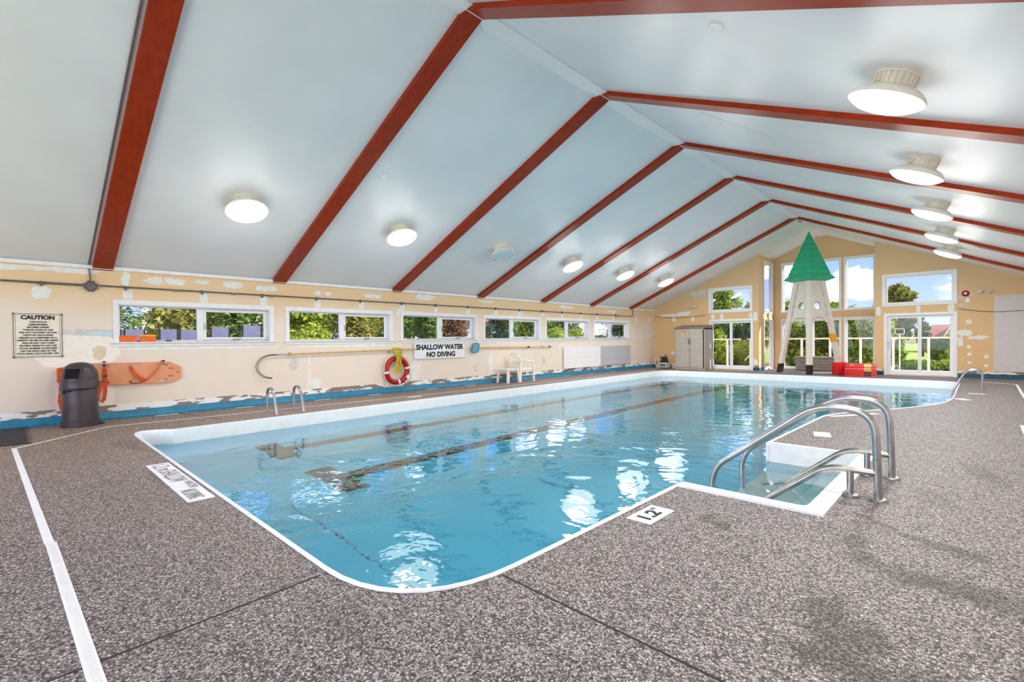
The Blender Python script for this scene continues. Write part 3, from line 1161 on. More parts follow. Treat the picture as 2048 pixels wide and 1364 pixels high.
frame_F('window_7', *LWO, YF, label='upper window of the far wall left of the bay')
frame_F('window_8', *RWO, YF, label='upper window of the far wall right of the bay', mull=())
frame_F('door_1', *LDO, YF, label='white sliding glass door left of the bay', mull=(-6.89,), sill=False, door=True, rail=0.05)
frame_F('door_2', *RDO, YF, label='white sliding glass door right of the bay', mull=(-1.335,), sill=False, door=True, rail=0.09)
for k, (a, c) in enumerate(bay_cols):
    frame_F('window_%d' % (9 + k), a, c, 2.22, 4.04, YB, cw=0.055, label='tall upper bay window, %s' % ['left of the tower roof', 'behind the tower roof', 'right of the tower roof'][k], rail=0.045)
    frame_F('window_%d' % (12 + k), a, c, 0.04, 1.87, YB, cw=0.055, label='lower full-height bay window, %s' % ['left of the tower front leg', 'behind the tower front leg', 'behind the red float boards'][k], rail=0.05, sill=False)


def frame_X(name, x, sgn, y0, y1, z0, z1, label):
    """window in a bay side wall; sgn is the room side direction."""
    w = sname(name, label)
    c = MB()
    xa, xb = (x, x + 0.018 * sgn)
    c.box(xa, xb, y0 - 0.05, y1 + 0.05, z1, z1 + 0.05)
    c.box(xa, xb, y0 - 0.05, y1 + 0.05, max(0.0, z0 - 0.05), z0)
    c.box(xa, xb, y0 - 0.05, y0, z0, z1)
    c.box(xa, xb, y1, y1 + 0.05, z0, z1)
    c.build('window_casing', M_white, w, bevel=0.004)
    fb = MB()
    xa, xb = x - 0.11 * sgn, x - 0.06 * sgn
    fb.box(xa, xb, y0 + 0.05, y1 - 0.05, z0, z0 + 0.05)
    fb.box(xa, xb, y0 + 0.05, y1 - 0.05, z1 - 0.05, z1)
    fb.box(xa, xb, y0 + 0.011, y0 + 0.05, z0, z1)
    fb.box(xa, xb, y1 - 0.05, y1 - 0.011, z0, z1)
    fb.build('window_frame', M_white, w)
    l = MB()
    l.box(x - 0.13 * sgn, x, y0, y0 + 0.01, z0, z1)
    l.box(x - 0.13 * sgn, x, y1 - 0.01, y1, z0, z1)
    l.build('reveal', M_white, w)
    MB().box(x - 0.09 * sgn, x - 0.084 * sgn, y0 + 0.05, y1 - 0.05, z0 + 0.05, z1 - 0.05).build('pane', M_glass, w)


frame_X('window_15', BX0, 1, 19.80, 20.86, 2.18, 4.06, 'upper window in the left side of the bay')
frame_X('window_16', BX0, 1, 19.80, 20.88, 0.05, 1.9, 'lower window in the left side of the bay')
frame_X('window_17', BX1, -1, 19.80, 20.86, 2.18, 4.06, 'upper window in the right side of the bay')
frame_X('window_18', BX1, -1, 19.80, 20.88, 0.05, 1.9, 'lower window in the right side of the bay')

b = MB()
for x0, x1 in ((XL, -7.70), (-6.07, BX0)):
    b.box(x0, x1, YF - 0.03, YF, 0, 0.115)
struct(b.build('baseboard_far_left', M_teal), 'dark teal baseboard of the left far wing')
b = MB()
for x0, x1 in ((BX1, -2.20), (-0.48, XR)):
    b.box(x0, x1, YF - 0.03, YF, 0, 0.125)
struct(b.build('baseboard_far_right', M_teal), 'dark teal baseboard of the right far wing')
for x0, x1, pr in ((XL, -7.71, wlw), (-6.06, BX0, wlw), (BX1, -2.21, wrw), (-0.47, XR, wrw)):
    MB().box(x0, x1, YF - 0.004, YF, 0.11, 0.19).build('chipped_strip', M_chip, pr)
b = MB()
b.box(BX0, BX0 + 0.02, YF, 19.75, 0, 0.11)
struct(b.build('baseboard_bay', M_blue), 'blue baseboard on the bay side wall')
for (x, z, w_, h_, m_, jg, par) in [
    (-9.3, 2.18, 1.0, 0.10, M_filler, 0.3, wlw), (-8.7, 2.23, 0.5, 0.16, M_filler, 0.3, wlw), (-9.15, 2.02, 0.16, 0.22, M_filler, 0.12, wlw), (-8.35, 2.0, 0.14, 0.2, M_filler, 0.12, wlw),
    (-7.2, 2.04, 0.11, 0.22, M_filler, 0.08, wlw), (-6.15, 2.05, 0.12, 0.2, M_filler, 0.08, wlw), (-7.55, 2.04, 0.14, 0.2, M_filler, 0.08, wlw), (-5.99, 2.0, 0.14, 0.34, M_filler, 0.1, wlw), (-9.2, 0.62, 0.18, 0.16, M_filler, 0.3, wlw),
    (-8.1, 3.0, 0.6, 0.25, M_fillgrey, 0.3, wlw), (-6.0, 0.3, 0.2, 0.25, M_filler, 0.2, wlw),
    (-1.36, 2.04, 0.1, 0.2, M_filler, 0.08, wrw), (-0.62, 2.04, 0.16, 0.22, M_filler, 0.08, wrw), (-2.33, 2.0, 0.12, 0.3, M_filler, 0.15, wrw),
    (-0.33, 1.30, 0.34, 0.16, M_filler, 0.25, wrw), (-0.05, 1.16, 0.4, 0.10, M_filler, 0.35, wrw), (-0.42, 1.05, 0.12, 0.3, M_filler, 0.2, wrw), (-0.25, 1.62, 0.14, 0.12, M_filler, 0.3, wrw),
    (-0.24, 0.9, 0.09, 0.09, M_filler, 0.15, wrw), (-0.23, 0.68, 0.09, 0.09, M_filler, 0.15, wrw), (-0.23, 0.44, 0.08, 0.08, M_filler, 0.15, wrw), (0.12, 0.62, 0.09, 0.11, M_filler, 0.15, wrw), (0.12, 0.36, 0.08, 0.09, M_filler, 0.15, wrw),
    (-0.43, 2.33, 0.16, 0.08, M_fillgrey, 0.2, wrw), (-0.40, 2.12, 0.14, 0.08, M_fillgrey, 0.2, wrw), (-0.25, 2.40, 0.28, 0.06, M_fillgrey, 0.3, wrw),
]:
    sd += 1
    patch(par, 'F', x, z, w_, h_, m_, jg, 20, 3.5, sd)

# right-hand wall and back wall (behind the photographer); back opening added to let the fill light in
wr = MB().plate([(-p[0], p[1]) for p in rect(YN, YF + 0.2, 0, WALL_H + 0.03)], [], 0.18, (XR, 0, 0), (0, -1, 0), (0, 0, 1)).build('wall_right', M_wallL)
struct(wr, 'cream right-hand wall')
wb_outer = [(XL - 0.1, 0), (XR + 0.1, 0), (XR + 0.1, WALL_H), (RIDGE_X, RIDGE_Z + 0.04), (XL - 0.1, WALL_H)]
wbk = MB().plate([(-p[0], p[1]) for p in wb_outer], [[(-p[0], p[1]) for p in rect(-8.7, 0.3, 0.1, 2.9)]], 0.18, (0, YN, 0), (-1, 0, 0), (0, 0, 1)).build('wall_back', M_wallL)
struct(wbk, 'back wall with a wide opening added for the fill light')

# ---------------------------------------------------------------- ceiling, ridge strip, beams
T = 0.16
prof = [(XL - 0.35, roof_z(XL) - 0.35 * SLOPE), (RIDGE_X, RIDGE_Z), (XR + 0.35, roof_z(XR) - 0.35 * SLOPE), (XR + 0.35, roof_z(XR) - 0.35 * SLOPE + T), (RIDGE_X, RIDGE_Z + T), (XL - 0.35, roof_z(XL) - 0.35 * SLOPE + T)]
y0c, y1c = YN - 0.25, YB + 0.35
b = MB()
k = len(prof)
b.add([(p[0], y0c, p[1]) for p in prof] + [(p[0], y1c, p[1]) for p in prof], [(i, (i + 1) % k, (i + 1) % k + k, i + k) for i in range(k)])
b.add([(p[0], y0c, p[1]) for p in prof] , [(0, 1, 4, 5), (1, 2, 3, 4)])
b.add([(p[0], y1c, p[1]) for p in prof] , [(5, 4, 1, 0), (4, 3, 2, 1)])
struct(b.build('ceiling', M_ceil), 'pale blue-grey gabled ceiling')

BEAM0, BEAM_STEP, BEAM_W, BEAM_D = 0.955, 2.6918, 0.25, 0.062
b = MB()
hw = 0.115
zt = RIDGE_Z - hw * SLOPE
b.add([(RIDGE_X - hw, y0c, zt), (RIDGE_X - hw, y0c, zt - 0.02), (RIDGE_X + hw, y0c, zt - 0.02), (RIDGE_X + hw, y0c, zt), (RIDGE_X - hw, YB, zt), (RIDGE_X - hw, YB, zt - 0.02), (RIDGE_X + hw, YB, zt - 0.02), (RIDGE_X + hw, YB, zt)],
      [(0, 1, 5, 4), (1, 2, 6, 5), (2, 3, 7, 6), (0, 3, 2, 1), (4, 5, 6, 7)])
struct(b.build('trim_2', M_ceil), 'flat boxed strip along the ridge')
# fine seam where ceiling panels meet on the far slope
for yy, xa, xb in ((6.9, -2.9, -2.2), (9.7, -3.0, -2.3)):
    MB().bar((xa, yy, roof_z(xa) - 0.001), (xb, yy + 0.9, roof_z(xb) - 0.001), 0.01, 0.003).build('ceiling_seam', M_fillgrey, bpy.data.objects['ceiling'])

ordin = ['first', 'second', 'third', 'fourth', 'fifth', 'sixth', 'seventh']
for i in range(-1, 7):
    y0 = BEAM0 + i * BEAM_STEP
    d = BEAM_D
    dz = d / math.cos(math.atan(SLOPE))
    pts = [(XL, roof_z(XL) + 0.01), (RIDGE_X, RIDGE_Z + 0.01), (XR, roof_z(XR) + 0.01), (XR, roof_z(XR) - dz), (RIDGE_X, RIDGE_Z - dz), (XL, roof_z(XL) - dz)]
    b = MB()
    b.add([(p[0], y0, p[1]) for p in pts] + [(p[0], y0 + BEAM_W, p[1]) for p in pts],
          [(4, 3, 9, 10), (5, 4, 10, 11), (0, 1, 7, 6), (1, 2, 8, 7), (5, 0, 6, 11), (2, 3, 9, 8), (0, 5, 4, 1), (1, 4, 3, 2), (6, 7, 10, 11), (7, 8, 9, 10)])
    o = b.build('ceiling_beam', M_beam)
    struct(o, 'red-brown ceiling beam, %s from the near end' % (ordin[i] if i >= 0 else 'the one overhead, before the first'))


# ---------------------------------------------------------------- ceiling lamps
def lamp_proto(lit):
    root = thing('ceiling_lamp', 'x', 'lamp', (0, 0, 0))
    h = MB()
    h.lathe([(0.165, 0.0), (0.165, -0.014), (0.15, -0.016), (0.146, -0.105), (0.12, -0.112)], 28)
    hous = h.build('housing', M_lamp, root, smooth=True)
    rb = MB()
    for k in range(22):
        a = 2 * PI * k / 22
        c_, s_ = math.cos(a), math.sin(a)
        rb.bar((0.155 * c_, 0.155 * s_, -0.018), (0.150 * c_, 0.150 * s_, -0.104), 0.012, 0.018, (c_, s_, 0))
    rbo = rb.build('rib_ring', M_lamp, hous)
    rbo['kind'] = 'stuff'
    st = MB()
    for dx in (-0.03, 0.03):
        a = -2.3 + dx * 5
        st.bar((0.159 * math.cos(a), 0.159 * math.sin(a), -0.03), (0.156 * math.cos(a), 0.156 * math.sin(a), -0.09), 0.028, 0.012, (math.cos(a), math.sin(a), 0))
    st.build('rating_label', M_fillbeige, hous)
    s = MB()
    s.lathe([(0.115, -0.10), (0.165, -0.105), (0.20, -0.118), (0.245, -0.142), (0.278, -0.172), (0.290, -0.195), (0.288, -0.208), (0.272, -0.205)], 40)
    s.build('reflector_skirt', M_lamp, root, smooth=True)
    dm = MB()
    if lit:
        dm.lathe([(0.277, -0.196), (0.277, -0.206), (0.262, -0.226), (0.22, -0.250), (0.15, -0.266), (0.07, -0.273), (0.002, -0.275)], 40)
        dm.build('diffuser', M_diff, root, smooth=True)
    else:
        dm.lathe([(0.277, -0.196), (0.277, -0.212), (0.24, -0.236), (0.235, -0.228), (0.18, -0.252), (0.175, -0.244), (0.10, -0.262), (0.002, -0.268)], 40)
        dm.build('diffuser', M_lampoff, root, smooth=True)
    return root


proto_on = lamp_proto(True)
proto_off = lamp_proto(False)
ld = bpy.data.lights.new('lamp_light', 'AREA')
ld.shape = 'DISK'
ld.size = 0.52
ld.energy = LAMP_W
ld.color = (1.0, 0.965, 0.91)
ld.spread = PI
lu = bpy.data.lights.new('ceiling_fill_light', 'POINT')  # added fill hanging in the air under the diffuser
lu.energy = FILL_W
lu.shadow_soft_size = 0.45
lu.color = (1.0, 0.97, 0.93)
ys = [2.52, 5.22, 7.91, 10.58, 13.27, 15.95]
first = True
for i, y in enumerate(ys):
    for side in ('L', 'R'):
        if side == 'R' and i == 0:
            pass
        x = -7.965 if side == 'L' else -0.50
        lit = not (side == 'L' and i == 2)
        src = proto_on if lit else proto_off
        o = src if (first and lit) or not lit else copy_tree(src)
        if lit and first:
            first = False
        o.location = (x, y, roof_z(x))
        ang = math.atan(SLOPE)
        o.rotation_euler = (0, -ang if side == 'L' else ang, (i * 0.0))
        sw = 'left' if side == 'L' else 'right'
        if lit:
            o['label'] = 'lit round ceiling lamp on the %s slope, %s from the near end' % (sw, ordin[i])
        else:
            o['label'] = 'unlit round ceiling lamp with grey rings, third on the left slope'
        o['group'] = 'round lamps on the %s ceiling slope' % sw
        if lit:
            a = bpy.data.objects.new('lamp_light', ld)
            COL.objects.link(a)
            a.parent = o
            a.location = (0, 0, -0.285)
            p_ = bpy.data.objects.new('ceiling_fill_light', lu)
            COL.objects.link(p_)
            p_.parent = o
            p_.location = (0, 0, -0.62)

for (x, y, lb) in ((-1.644, 4.29, 'white round smoke detector on the right ceiling slope'), (-6.857, 4.24, 'white round smoke detector on the left ceiling slope')):
    o = MB().lathe([(0.062, 0.0), (0.062, -0.014), (0.052, -0.03), (0.02, -0.034)], 24).build('smoke_detector', M_white, smooth=True)
    o.location = (x, y, roof_z(x))
    o.rotation_euler = (0, (-1 if x < RIDGE_X else 1) * math.atan(SLOPE), 0)
    tag(o, lb, 'detector')
o = MB().lathe([(0.07, 0.0), (0.07, -0.03), (0.045, -0.07), (0.02, -0.08)], 18).build('sprinkler_cap', M_steel_dk, smooth=True)
o.location = (RIDGE_X + 0.05, 17.55, RIDGE_Z - 0.07)
tag(o, 'small grey sensor under the ridge by the last beam', 'sensor')

# ---------------------------------------------------------------- conduit on the left wall
cd = thing('electrical_conduit', 'grey metal conduit running along the left wall above the windows', 'conduit', (XL, 0.93, 2.11))
X = 0.03
MB().tube([(X, -3.8, 0.02), (X, 15.2, 0.0), ], 0.013, 8).build('pipe', M_conduit, cd)
MB().tube([(X, -3.8, 0.045), (X, 0.0, 0.0)], 0.010, 8).build('pipe', M_conduit, cd)
MB().tube(rounded([(X, 15.3, 0.0), (X, 16.45, -0.005), (X, 16.45, 0.27)], 0.09), 0.013, 8).build('pipe', M_conduit, cd)
MB().tube([(X, 0.0, 0.06), (X, -0.02, 0.33), (0.06, -0.02, 0.35), (RIDGE_X - XL - 0.3, -0.02, RIDGE_Z - 0.3 * SLOPE - 2.11 - 0.02)], 0.011, 8).build('pipe', M_conduit, cd)
jb = MB().lathe([(0.075, 0.0), (0.075, 0.035), (0.06, 0.05)], 16).build('junction_box', M_conduit, cd, smooth=True)
jb.rotation_euler = (0, PI / 2, 0)
for k in range(8):
    a = 2 * PI * k / 8 + 0.39
    MB().box(0.03, 0.055, -0.012 + 0.08 * math.cos(a), 0.012 + 0.08 * math.cos(a), -0.012 + 0.08 * math.sin(a), 0.012 + 0.08 * math.sin(a)).build('box_lug', M_conduit, cd)
MB().box(0.0, 0.07, 15.15, 15.33, -0.05, 0.05).build('switch_box', M_steel_dk, cd, bevel=0.006)
clip = None
for y in (0.37, 1.36, 2.44, 3.45, 4.52, 5.52, 6.6, 7.61, 8.69, 9.74, 10.75, 11.8, 12.82, 13.86, 14.87):
    if clip is None:
        clip = MB().box(0, 0.05, -0.014, 0.014, -0.035, 0.035).build('pipe_clip', M_conduit, cd, loc=(0, y - 0.93, 0.0))
    else:
        child_copy(clip, (0, y - 0.93, 0.0))
cl2 = None
for y in (2.05, 2.95, 3.62, 6.2, 9.2):
    MB().tube([(X, y - 0.93 - 0.03, 0), (X, y - 0.93 + 0.03, 0)], 0.018, 8).build('pipe_coupling', M_steel, cd)

# sagging wires on the far wall
w_ = MB().tube([(-10.0, YF - 0.02, 2.16), (-9.5, YF - 0.02, 2.09), (-9.0, YF - 0.02, 2.06), (-8.4, YF - 0.02, 2.08), (-7.82, YF - 0.02, 2.13)], 0.009, 6).build('sagging_wire', M_conduit)
tag(w_, 'thin dark wire sagging across the far wall left of the bay', 'wire')
w_ = MB().tube([(-0.46, YF - 0.02, 2.0), (0.0, YF - 0.02, 1.9), (0.4, YF - 0.03, 1.87), (0.9, YF - 0.03, 1.885), (1.6, YF - 0.03, 1.95)], 0.009, 6).build('sagging_wire', M_conduit)
tag(w_, 'thin dark wire sagging across the pale board right of the glass door', 'wire')

# ---------------------------------------------------------------- CAUTION sign
sg = thing('caution_sign', 'cream CAUTION notice board with black pool rules on the left wall', 'sign', (XL, 0.332, 1.341))
MB().box(0, 0.008, -0.262, 0.262, -0.322, 0.322).build('panel', M_signcream, sg, bevel=0.002)
b = MB()
for a, c in ((-0.262, -0.254), (0.254, 0.262)):
    b.box(0.008, 0.012, a, c, -0.322, 0.322)
for a, c in ((-0.322, -0.314), (0.314, 0.322)):
    b.box(0.008, 0.012, -0.254, 0.254, a, c)
for a in (-0.236, 0.236):
    b.box(0.008, 0.0095, a - 0.002, a + 0.002, -0.30, 0.30)
for a in (-0.30, 0.30):
    b.box(0.008, 0.0092, -0.236, 0.236, a - 0.002, a + 0.002)
b.build('border', M_conduit, sg)
scr = None
for y in (-0.255, 0.255):
    for z in (-0.315, 0.315):
        MB().box(0.006, 0.018, y - 0.013, y + 0.013, z - 0.013, z + 0.013).build('screw', M_conduit, sg, bevel=0.004)
text('heading', 'CAUTION', sg, (0.011, 0, 0.262), ROT_LEFT, 0.36, 0.062, M_black, bold=0.05)
body = ('THIS POOL IS\nUNSUPERVISED\nBATHERS UNDER\nTWELVE YEARS OF AGE\nARE NOT ALLOWED WITHIN\nTHE POOL ENCLOSURE\nUNLESS ACCOMPANIED BY A\nPARENT OR HIS OR HER AGENT\n'
        'WHO IS NOT LESS THAN\nSIXTEEN YEARS OF AGE. THE\nTOTAL NUMBER OF BATHERS\nON THE DECK AND IN THE\nPOOL SHALL NOT EXCEED TEN')
text('lettering', body, sg, (0.011, 0, -0.035), ROT_LEFT, 0.44, 0.49, M_black, bold=0.03, line=1.25)

# ---------------------------------------------------------------- SHALLOW WATER sign
sg = thing('shallow_water_sign', 'white SHALLOW WATER NO DIVING sign under the third strip window', 'sign', (XL, 7.737, 0.957))
MB().box(0.03, 0.042, -0.806, 0.806, -0.195, 0.195).build('panel', M_signw, sg, bevel=0.002)
text('lettering', 'SHALLOW WATER', sg, (0.045, 0, 0.088), ROT_LEFT, 1.52, 0.14, M_black, bold=0.045)
text('lettering', 'NO DIVING', sg, (0.045, 0.02, -0.098), ROT_LEFT, 0.92, 0.14, M_black, bold=0.045)
for y in (-0.77, 0.77):
    for z in (-0.165, 0.165):
        MB().box(0.0, 0.046, y - 0.008, y + 0.008, z - 0.008, z + 0.008).build('screw', M_steel_dk, sg)

# ---------------------------------------------------------------- litter bin
bn = thing('litter_bin', 'dark brown domed litter bin standing in front of the orange rescue board', 'bin', (-9.60, 0.752, 0))
bn_b = MB()
bn_b.lathe([(0.222, 0.0), (0.222, 0.10), (0.212, 0.105), (0.205, 0.30), (0.203, 0.55), (0.19, 0.57)], 40)
bn_b.build('body', M_bin, bn, smooth=True)
t_ = MB().hexa([(0.0, 0.16, 0.0), (0.05, 0.16, 0.0), (0.05, 0.27, 0.0), (0.0, 0.27, 0.0)], [(0.0, 0.16, 0.05), (0.05, 0.16, 0.05), (0.05, 0.255, 0.035), (0.0, 0.255, 0.035)]).build('foot_tab', M_bin, bn, bevel=0.01)
hd = MB()
hd.lathe([(0.214, 0.555), (0.222, 0.56), (0.222, 0.655), (0.214, 0.668), (0.213, 0.70), (0.208, 0.76), (0.190, 0.83), (0.158, 0.885), (0.11, 0.922), (0.055, 0.938), (0.002, 0.942)], 40)
hood = hd.build('hood', M_bin, bn, smooth=True)
fa = math.radians(-29)
cf, sf = math.cos(fa), math.sin(fa)


def bl(r, t, z):
    return (cf * r - sf * t, sf * r + cf * t, z)


b = MB()
b.hexa([bl(0.10, -0.10, 0.70), bl(0.222, -0.10, 0.70), bl(0.222, 0.10, 0.70), bl(0.10, 0.10, 0.70)], [bl(0.08, -0.10, 0.865), bl(0.178, -0.10, 0.865), bl(0.178, 0.10, 0.865), bl(0.08, 0.10, 0.865)])
fp = b.build('flap_surround', M_bin, bn, bevel=0.006)
b = MB()
b.hexa([bl(0.20, -0.085, 0.712), bl(0.226, -0.085, 0.712), bl(0.226, 0.085, 0.712), bl(0.20, 0.085, 0.712)], [bl(0.16, -0.085, 0.852), bl(0.188, -0.085, 0.852), bl(0.188, 0.085, 0.852), bl(0.16, 0.085, 0.852)])
b.build('flap', M_binflap, bn)
b = MB()
vs_, fs_ = [], []
for k in range(15):
    a = math.radians(-100 + 9 * k)
    dz_ = 0.085 * max(0, 1 - k / 9.5) + 0.01 * math.sin(k * 2.1)
    for q, (rr_, zz) in enumerate(((0.216, 0.556), (0.226, 0.552 - dz_ * 0.4), (0.214, 0.552 - dz_))):
        vs_.append((rr_ * math.cos(a), rr_ * math.sin(a), zz))
for k in range(14):
    for q in range(2):
        fs_.append((k * 3 + q, k * 3 + q + 1, k * 3 + q + 4, k * 3 + q + 3))
b.add(vs_, fs_).build('bin_liner', M_bag, bn, smooth=True)

# ---------------------------------------------------------------- orange rescue board
rb_ = thing('rescue_board', 'orange spinal board with grip slots hung on the left wall behind the bin', 'board', (XL, 1.3, 0.722))
O_ = lambda y, z: (y - 1.3, z - 0.722)
outl = [O_(*p) for p in [(0.53, 0.63), (0.53, 0.845), (0.75, 0.91), (1.935, 0.892), (2.1, 0.795), (2.1, 0.605), (1.935, 0.535), (0.75, 0.557)]]
sl = []
for y0, y1, z in ((0.98, 1.14, 0.862), (1.38, 1.535, 0.852), (1.755, 1.91, 0.838), (0.97, 1.13, 0.593), (1.376, 1.526, 0.598), (1.744, 1.904, 0.583)):
    sl.append([O_(*p) for p in slot2((y0 + y1) / 2, z, y1 - y0, 0.05)])
for y0, y1, z in ((1.915, 1.99, 0.778), (1.915, 1.99, 0.648)):
    sl.append([O_(*p) for p in slot2((y0 + y1) / 2, z, y1 - y0, 0.032)])
sl.append([O_(*p) for p in circ(2.052, 0.712, 0.02, 12)])
MB().plate(outl, sl, 0.02, (0.045, 0, 0), (0, 1, 0), (0, 0, 1)).build('plank', M_board, rb_, bevel=0.003)
MB().box(0.045, 0.105, O_(0.52, 0)[0], O_(0.70, 0)[0], -0.09, 0.13).build('head_block', M_strap, rb_, bevel=0.015)
MB().box(0, 0.028, O_(1.06, 0)[0], O_(1.09, 0)[0], 0.13, 0.21).build('hanger_hook', M_dark, rb_)
MB().box(0, 0.028, O_(1.84, 0)[0], O_(1.87, 0)[0], 0.13, 0.20).build('hanger_hook', M_dark, rb_)


def ribbon(path, w, t, side):
    """flat webbing strap along a path; side is the width direction."""
    P_ = [Vector(p) for p in path]
    S_ = Vector(side).normalized() * w / 2
    b_ = MB()
    vs, fs = [], []
    N_ = len(P_)
    for i, p in enumerate(P_):
        tg = (P_[min(i + 1, N_ - 1)] - P_[max(i - 1, 0)]).normalized()
        s2 = (S_ - tg * S_.dot(tg))
        s2 = s2.normalized() * w / 2 if s2.length > 1e-6 else S_
        nn = tg.cross(s2).normalized() * t / 2
        vs += [p - s2 - nn, p + s2 - nn, p + s2 + nn, p - s2 + nn]
    for i in range(N_ - 1):
        for k in range(4):
            l = (k + 1) % 4
            fs.append((i * 4 + k, i * 4 + l, i * 4 + 4 + l, i * 4 + 4 + k))
    fs += [(3, 2, 1, 0), tuple((N_ - 1) * 4 + k for k in range(4))]
    return b_.add(vs, fs)


def RP(y, z, x=0.06):
    return (x, y - 1.3, z - 0.722)


ribbon([RP(1.075, 0.855), RP(1.08, 0.74), RP(1.08, 0.60, 0.07), RP(1.075, 0.45, 0.075), RP(1.06, 0.34, 0.08), RP(1.03, 0.29, 0.08), RP(0.99, 0.30, 0.08), RP(0.985, 0.38, 0.075), RP(1.01, 0.5, 0.07), RP(1.04, 0.60, 0.065)], 0.05, 0.008, (0.1, 1, 0)).build('strap', M_strap, rb_)
MB().box(0.066, 0.082, RP(1.055, 0)[1], RP(1.105, 0)[1], -0.03, -0.012).build('strap_buckle', M_dark, rb_)
ribbon([RP(1.40, 0.845), RP(1.42, 0.78, 0.07), RP(1.47, 0.69, 0.075), RP(1.55, 0.62, 0.075), RP(1.585, 0.595, 0.075)], 0.045, 0.008, (0.0, 1, 0.5)).build('strap', M_strap, rb_)
ribbon([RP(1.385, 0.60), RP(1.42, 0.565, 0.07), RP(1.5, 0.562, 0.075), RP(1.585, 0.59, 0.08), RP(1.66, 0.66, 0.08), RP(1.74, 0.75, 0.08), RP(1.80, 0.84, 0.07), RP(1.82, 0.92, 0.05)], 0.04, 0.008, (1, 0.2, 0.6)).build('strap', M_strap, rb_)
ribbon([RP(0.57, 0.64), RP(0.565, 0.5, 0.07), RP(0.55, 0.36, 0.075), RP(0.57, 0.22, 0.08), RP(0.62, 0.16, 0.08), RP(0.63, 0.25, 0.075), RP(0.61, 0.45, 0.07), RP(0.60, 0.6, 0.06)], 0.05, 0.008, (0.1, 1, 0)).build('strap', M_strap, rb_)
MB().box(0.064, 0.085, RP(0.545, 0)[1], RP(0.615, 0)[1], RP(0, 0.52)[2], RP(0, 0.56)[2]).build('strap_buckle', M_dark, rb_)

# ---------------------------------------------------------------- shepherd's crook pole
cr_ = thing('rescue_crook', 'long tan rescue pole with a wire crook, hung under the second strip window', 'pole', (XL + 0.068, 3.93, 0.97))
MB().tube([(0, 0.0, 0.0), (0, 3.03, 0.043)], 0.017, 10).build('pole', M_tan, cr_, smooth=True)
MB().tube([(0, -0.22, -0.003), (0, 0.02, 0.0)], 0.013, 10).build('ferrule', M_steel, cr_, smooth=True)
MB().tube([(0, 0.01, 0.0), (0, 0.05, 0.0)], 0.026, 8).build('collar', M_tan, cr_)
for q in (0, 1):
    pts = []
    for k in range(13):
        a = math.radians(95 + 172 * k / 12)
        pts.append((0.012 * q, -0.32 + (0.325 - 0.03 * q) * math.cos(a) * 0.95, -0.235 + (0.235 - 0.015 * q) * math.sin(a)))
    MB().tube([(0, -0.2, -0.003)] + pts, 0.006, 6).build('crook_wire', M_dark, cr_)
for y in (0.02, 2.3):
    MB().box(-0.06, 0.0, y - 0.01, y + 0.01, -0.03, 0.03).build('wall_hook', M_steel_dk, cr_)

# ---------------------------------------------------------------- life ring and rope
lr = thing('life_ring', 'red lifebuoy with white bands hung on the left wall', 'lifebuoy', (XL + 0.075, 6.412, 0.52))
R0, r0 = 0.285, 0.06
ring = [(0, R0 * math.sin(2 * PI * k / 40), R0 * math.cos(2 * PI * k / 40)) for k in range(40)]
MB().tube(ring, r0, 14, closed=True).build('ring', M_red, lr, smooth=True)
for a in (80, 172, 262, -4):
    a = math.radians(a)
    seg_ = [(0, R0 * math.sin(a + d), R0 * math.cos(a + d)) for d in (-0.085, -0.03, 0.03, 0.085)]
    MB().tube(seg_, r0 + 0.004, 14).build('band', M_signw, lr, smooth=True)
gl_ = []
for k in range(33):
    a = 2 * PI * k / 32
    rr = 0.352 + 0.03 * abs(math.sin(2 * (a - 0.05)))
    gl_.append((0.02, rr * math.sin(a), rr * math.cos(a)))
MB().tube(gl_, 0.009, 6).build('grab_line', M_whiterope, lr, smooth=True)
b = MB()
a = math.radians(128)
b.bar((r0 + 0.006, 0.24, -0.135), (r0 + 0.006, 0.30, -0.20), 0.085, 0.003, (1, 0, 0))
b.build('maker_plate', M_signw, lr)
rp = thing('rope_coil', 'bundle of yellow rope draped over the red lifebuoy', 'rope', (XL + 0.15, 6.41, 0.86))
rnd = random.Random(5)
for k in range(11):
    y = -0.10 + 0.02 * k
    pts = []
    ph = rnd.uniform(0, 6)
    zl_ = -0.28 - rnd.uniform(0.0, 0.16)
    for q in range(14):
        t = q / 13
        z = 0.19 + (zl_ - 0.19) * t
        pinch = 0.55 + 0.45 * abs(t - 0.45) * 2
        pts.append((0.02 * math.sin(ph + 9 * t) + 0.012 * (k % 3) - 0.05 * (t < 0.15), y * pinch + 0.012 * math.sin(ph + 7 * t), z))
    MB().tube(pts, 0.0105, 6).build('rope_strand', M_rope, rp, smooth=True)
MB().tube([(0.04, -0.09, 0.05), (0.055, 0.0, 0.03), (0.04, 0.09, 0.05)], 0.011, 6).build('rope_wrap', M_rope, rp, smooth=True)

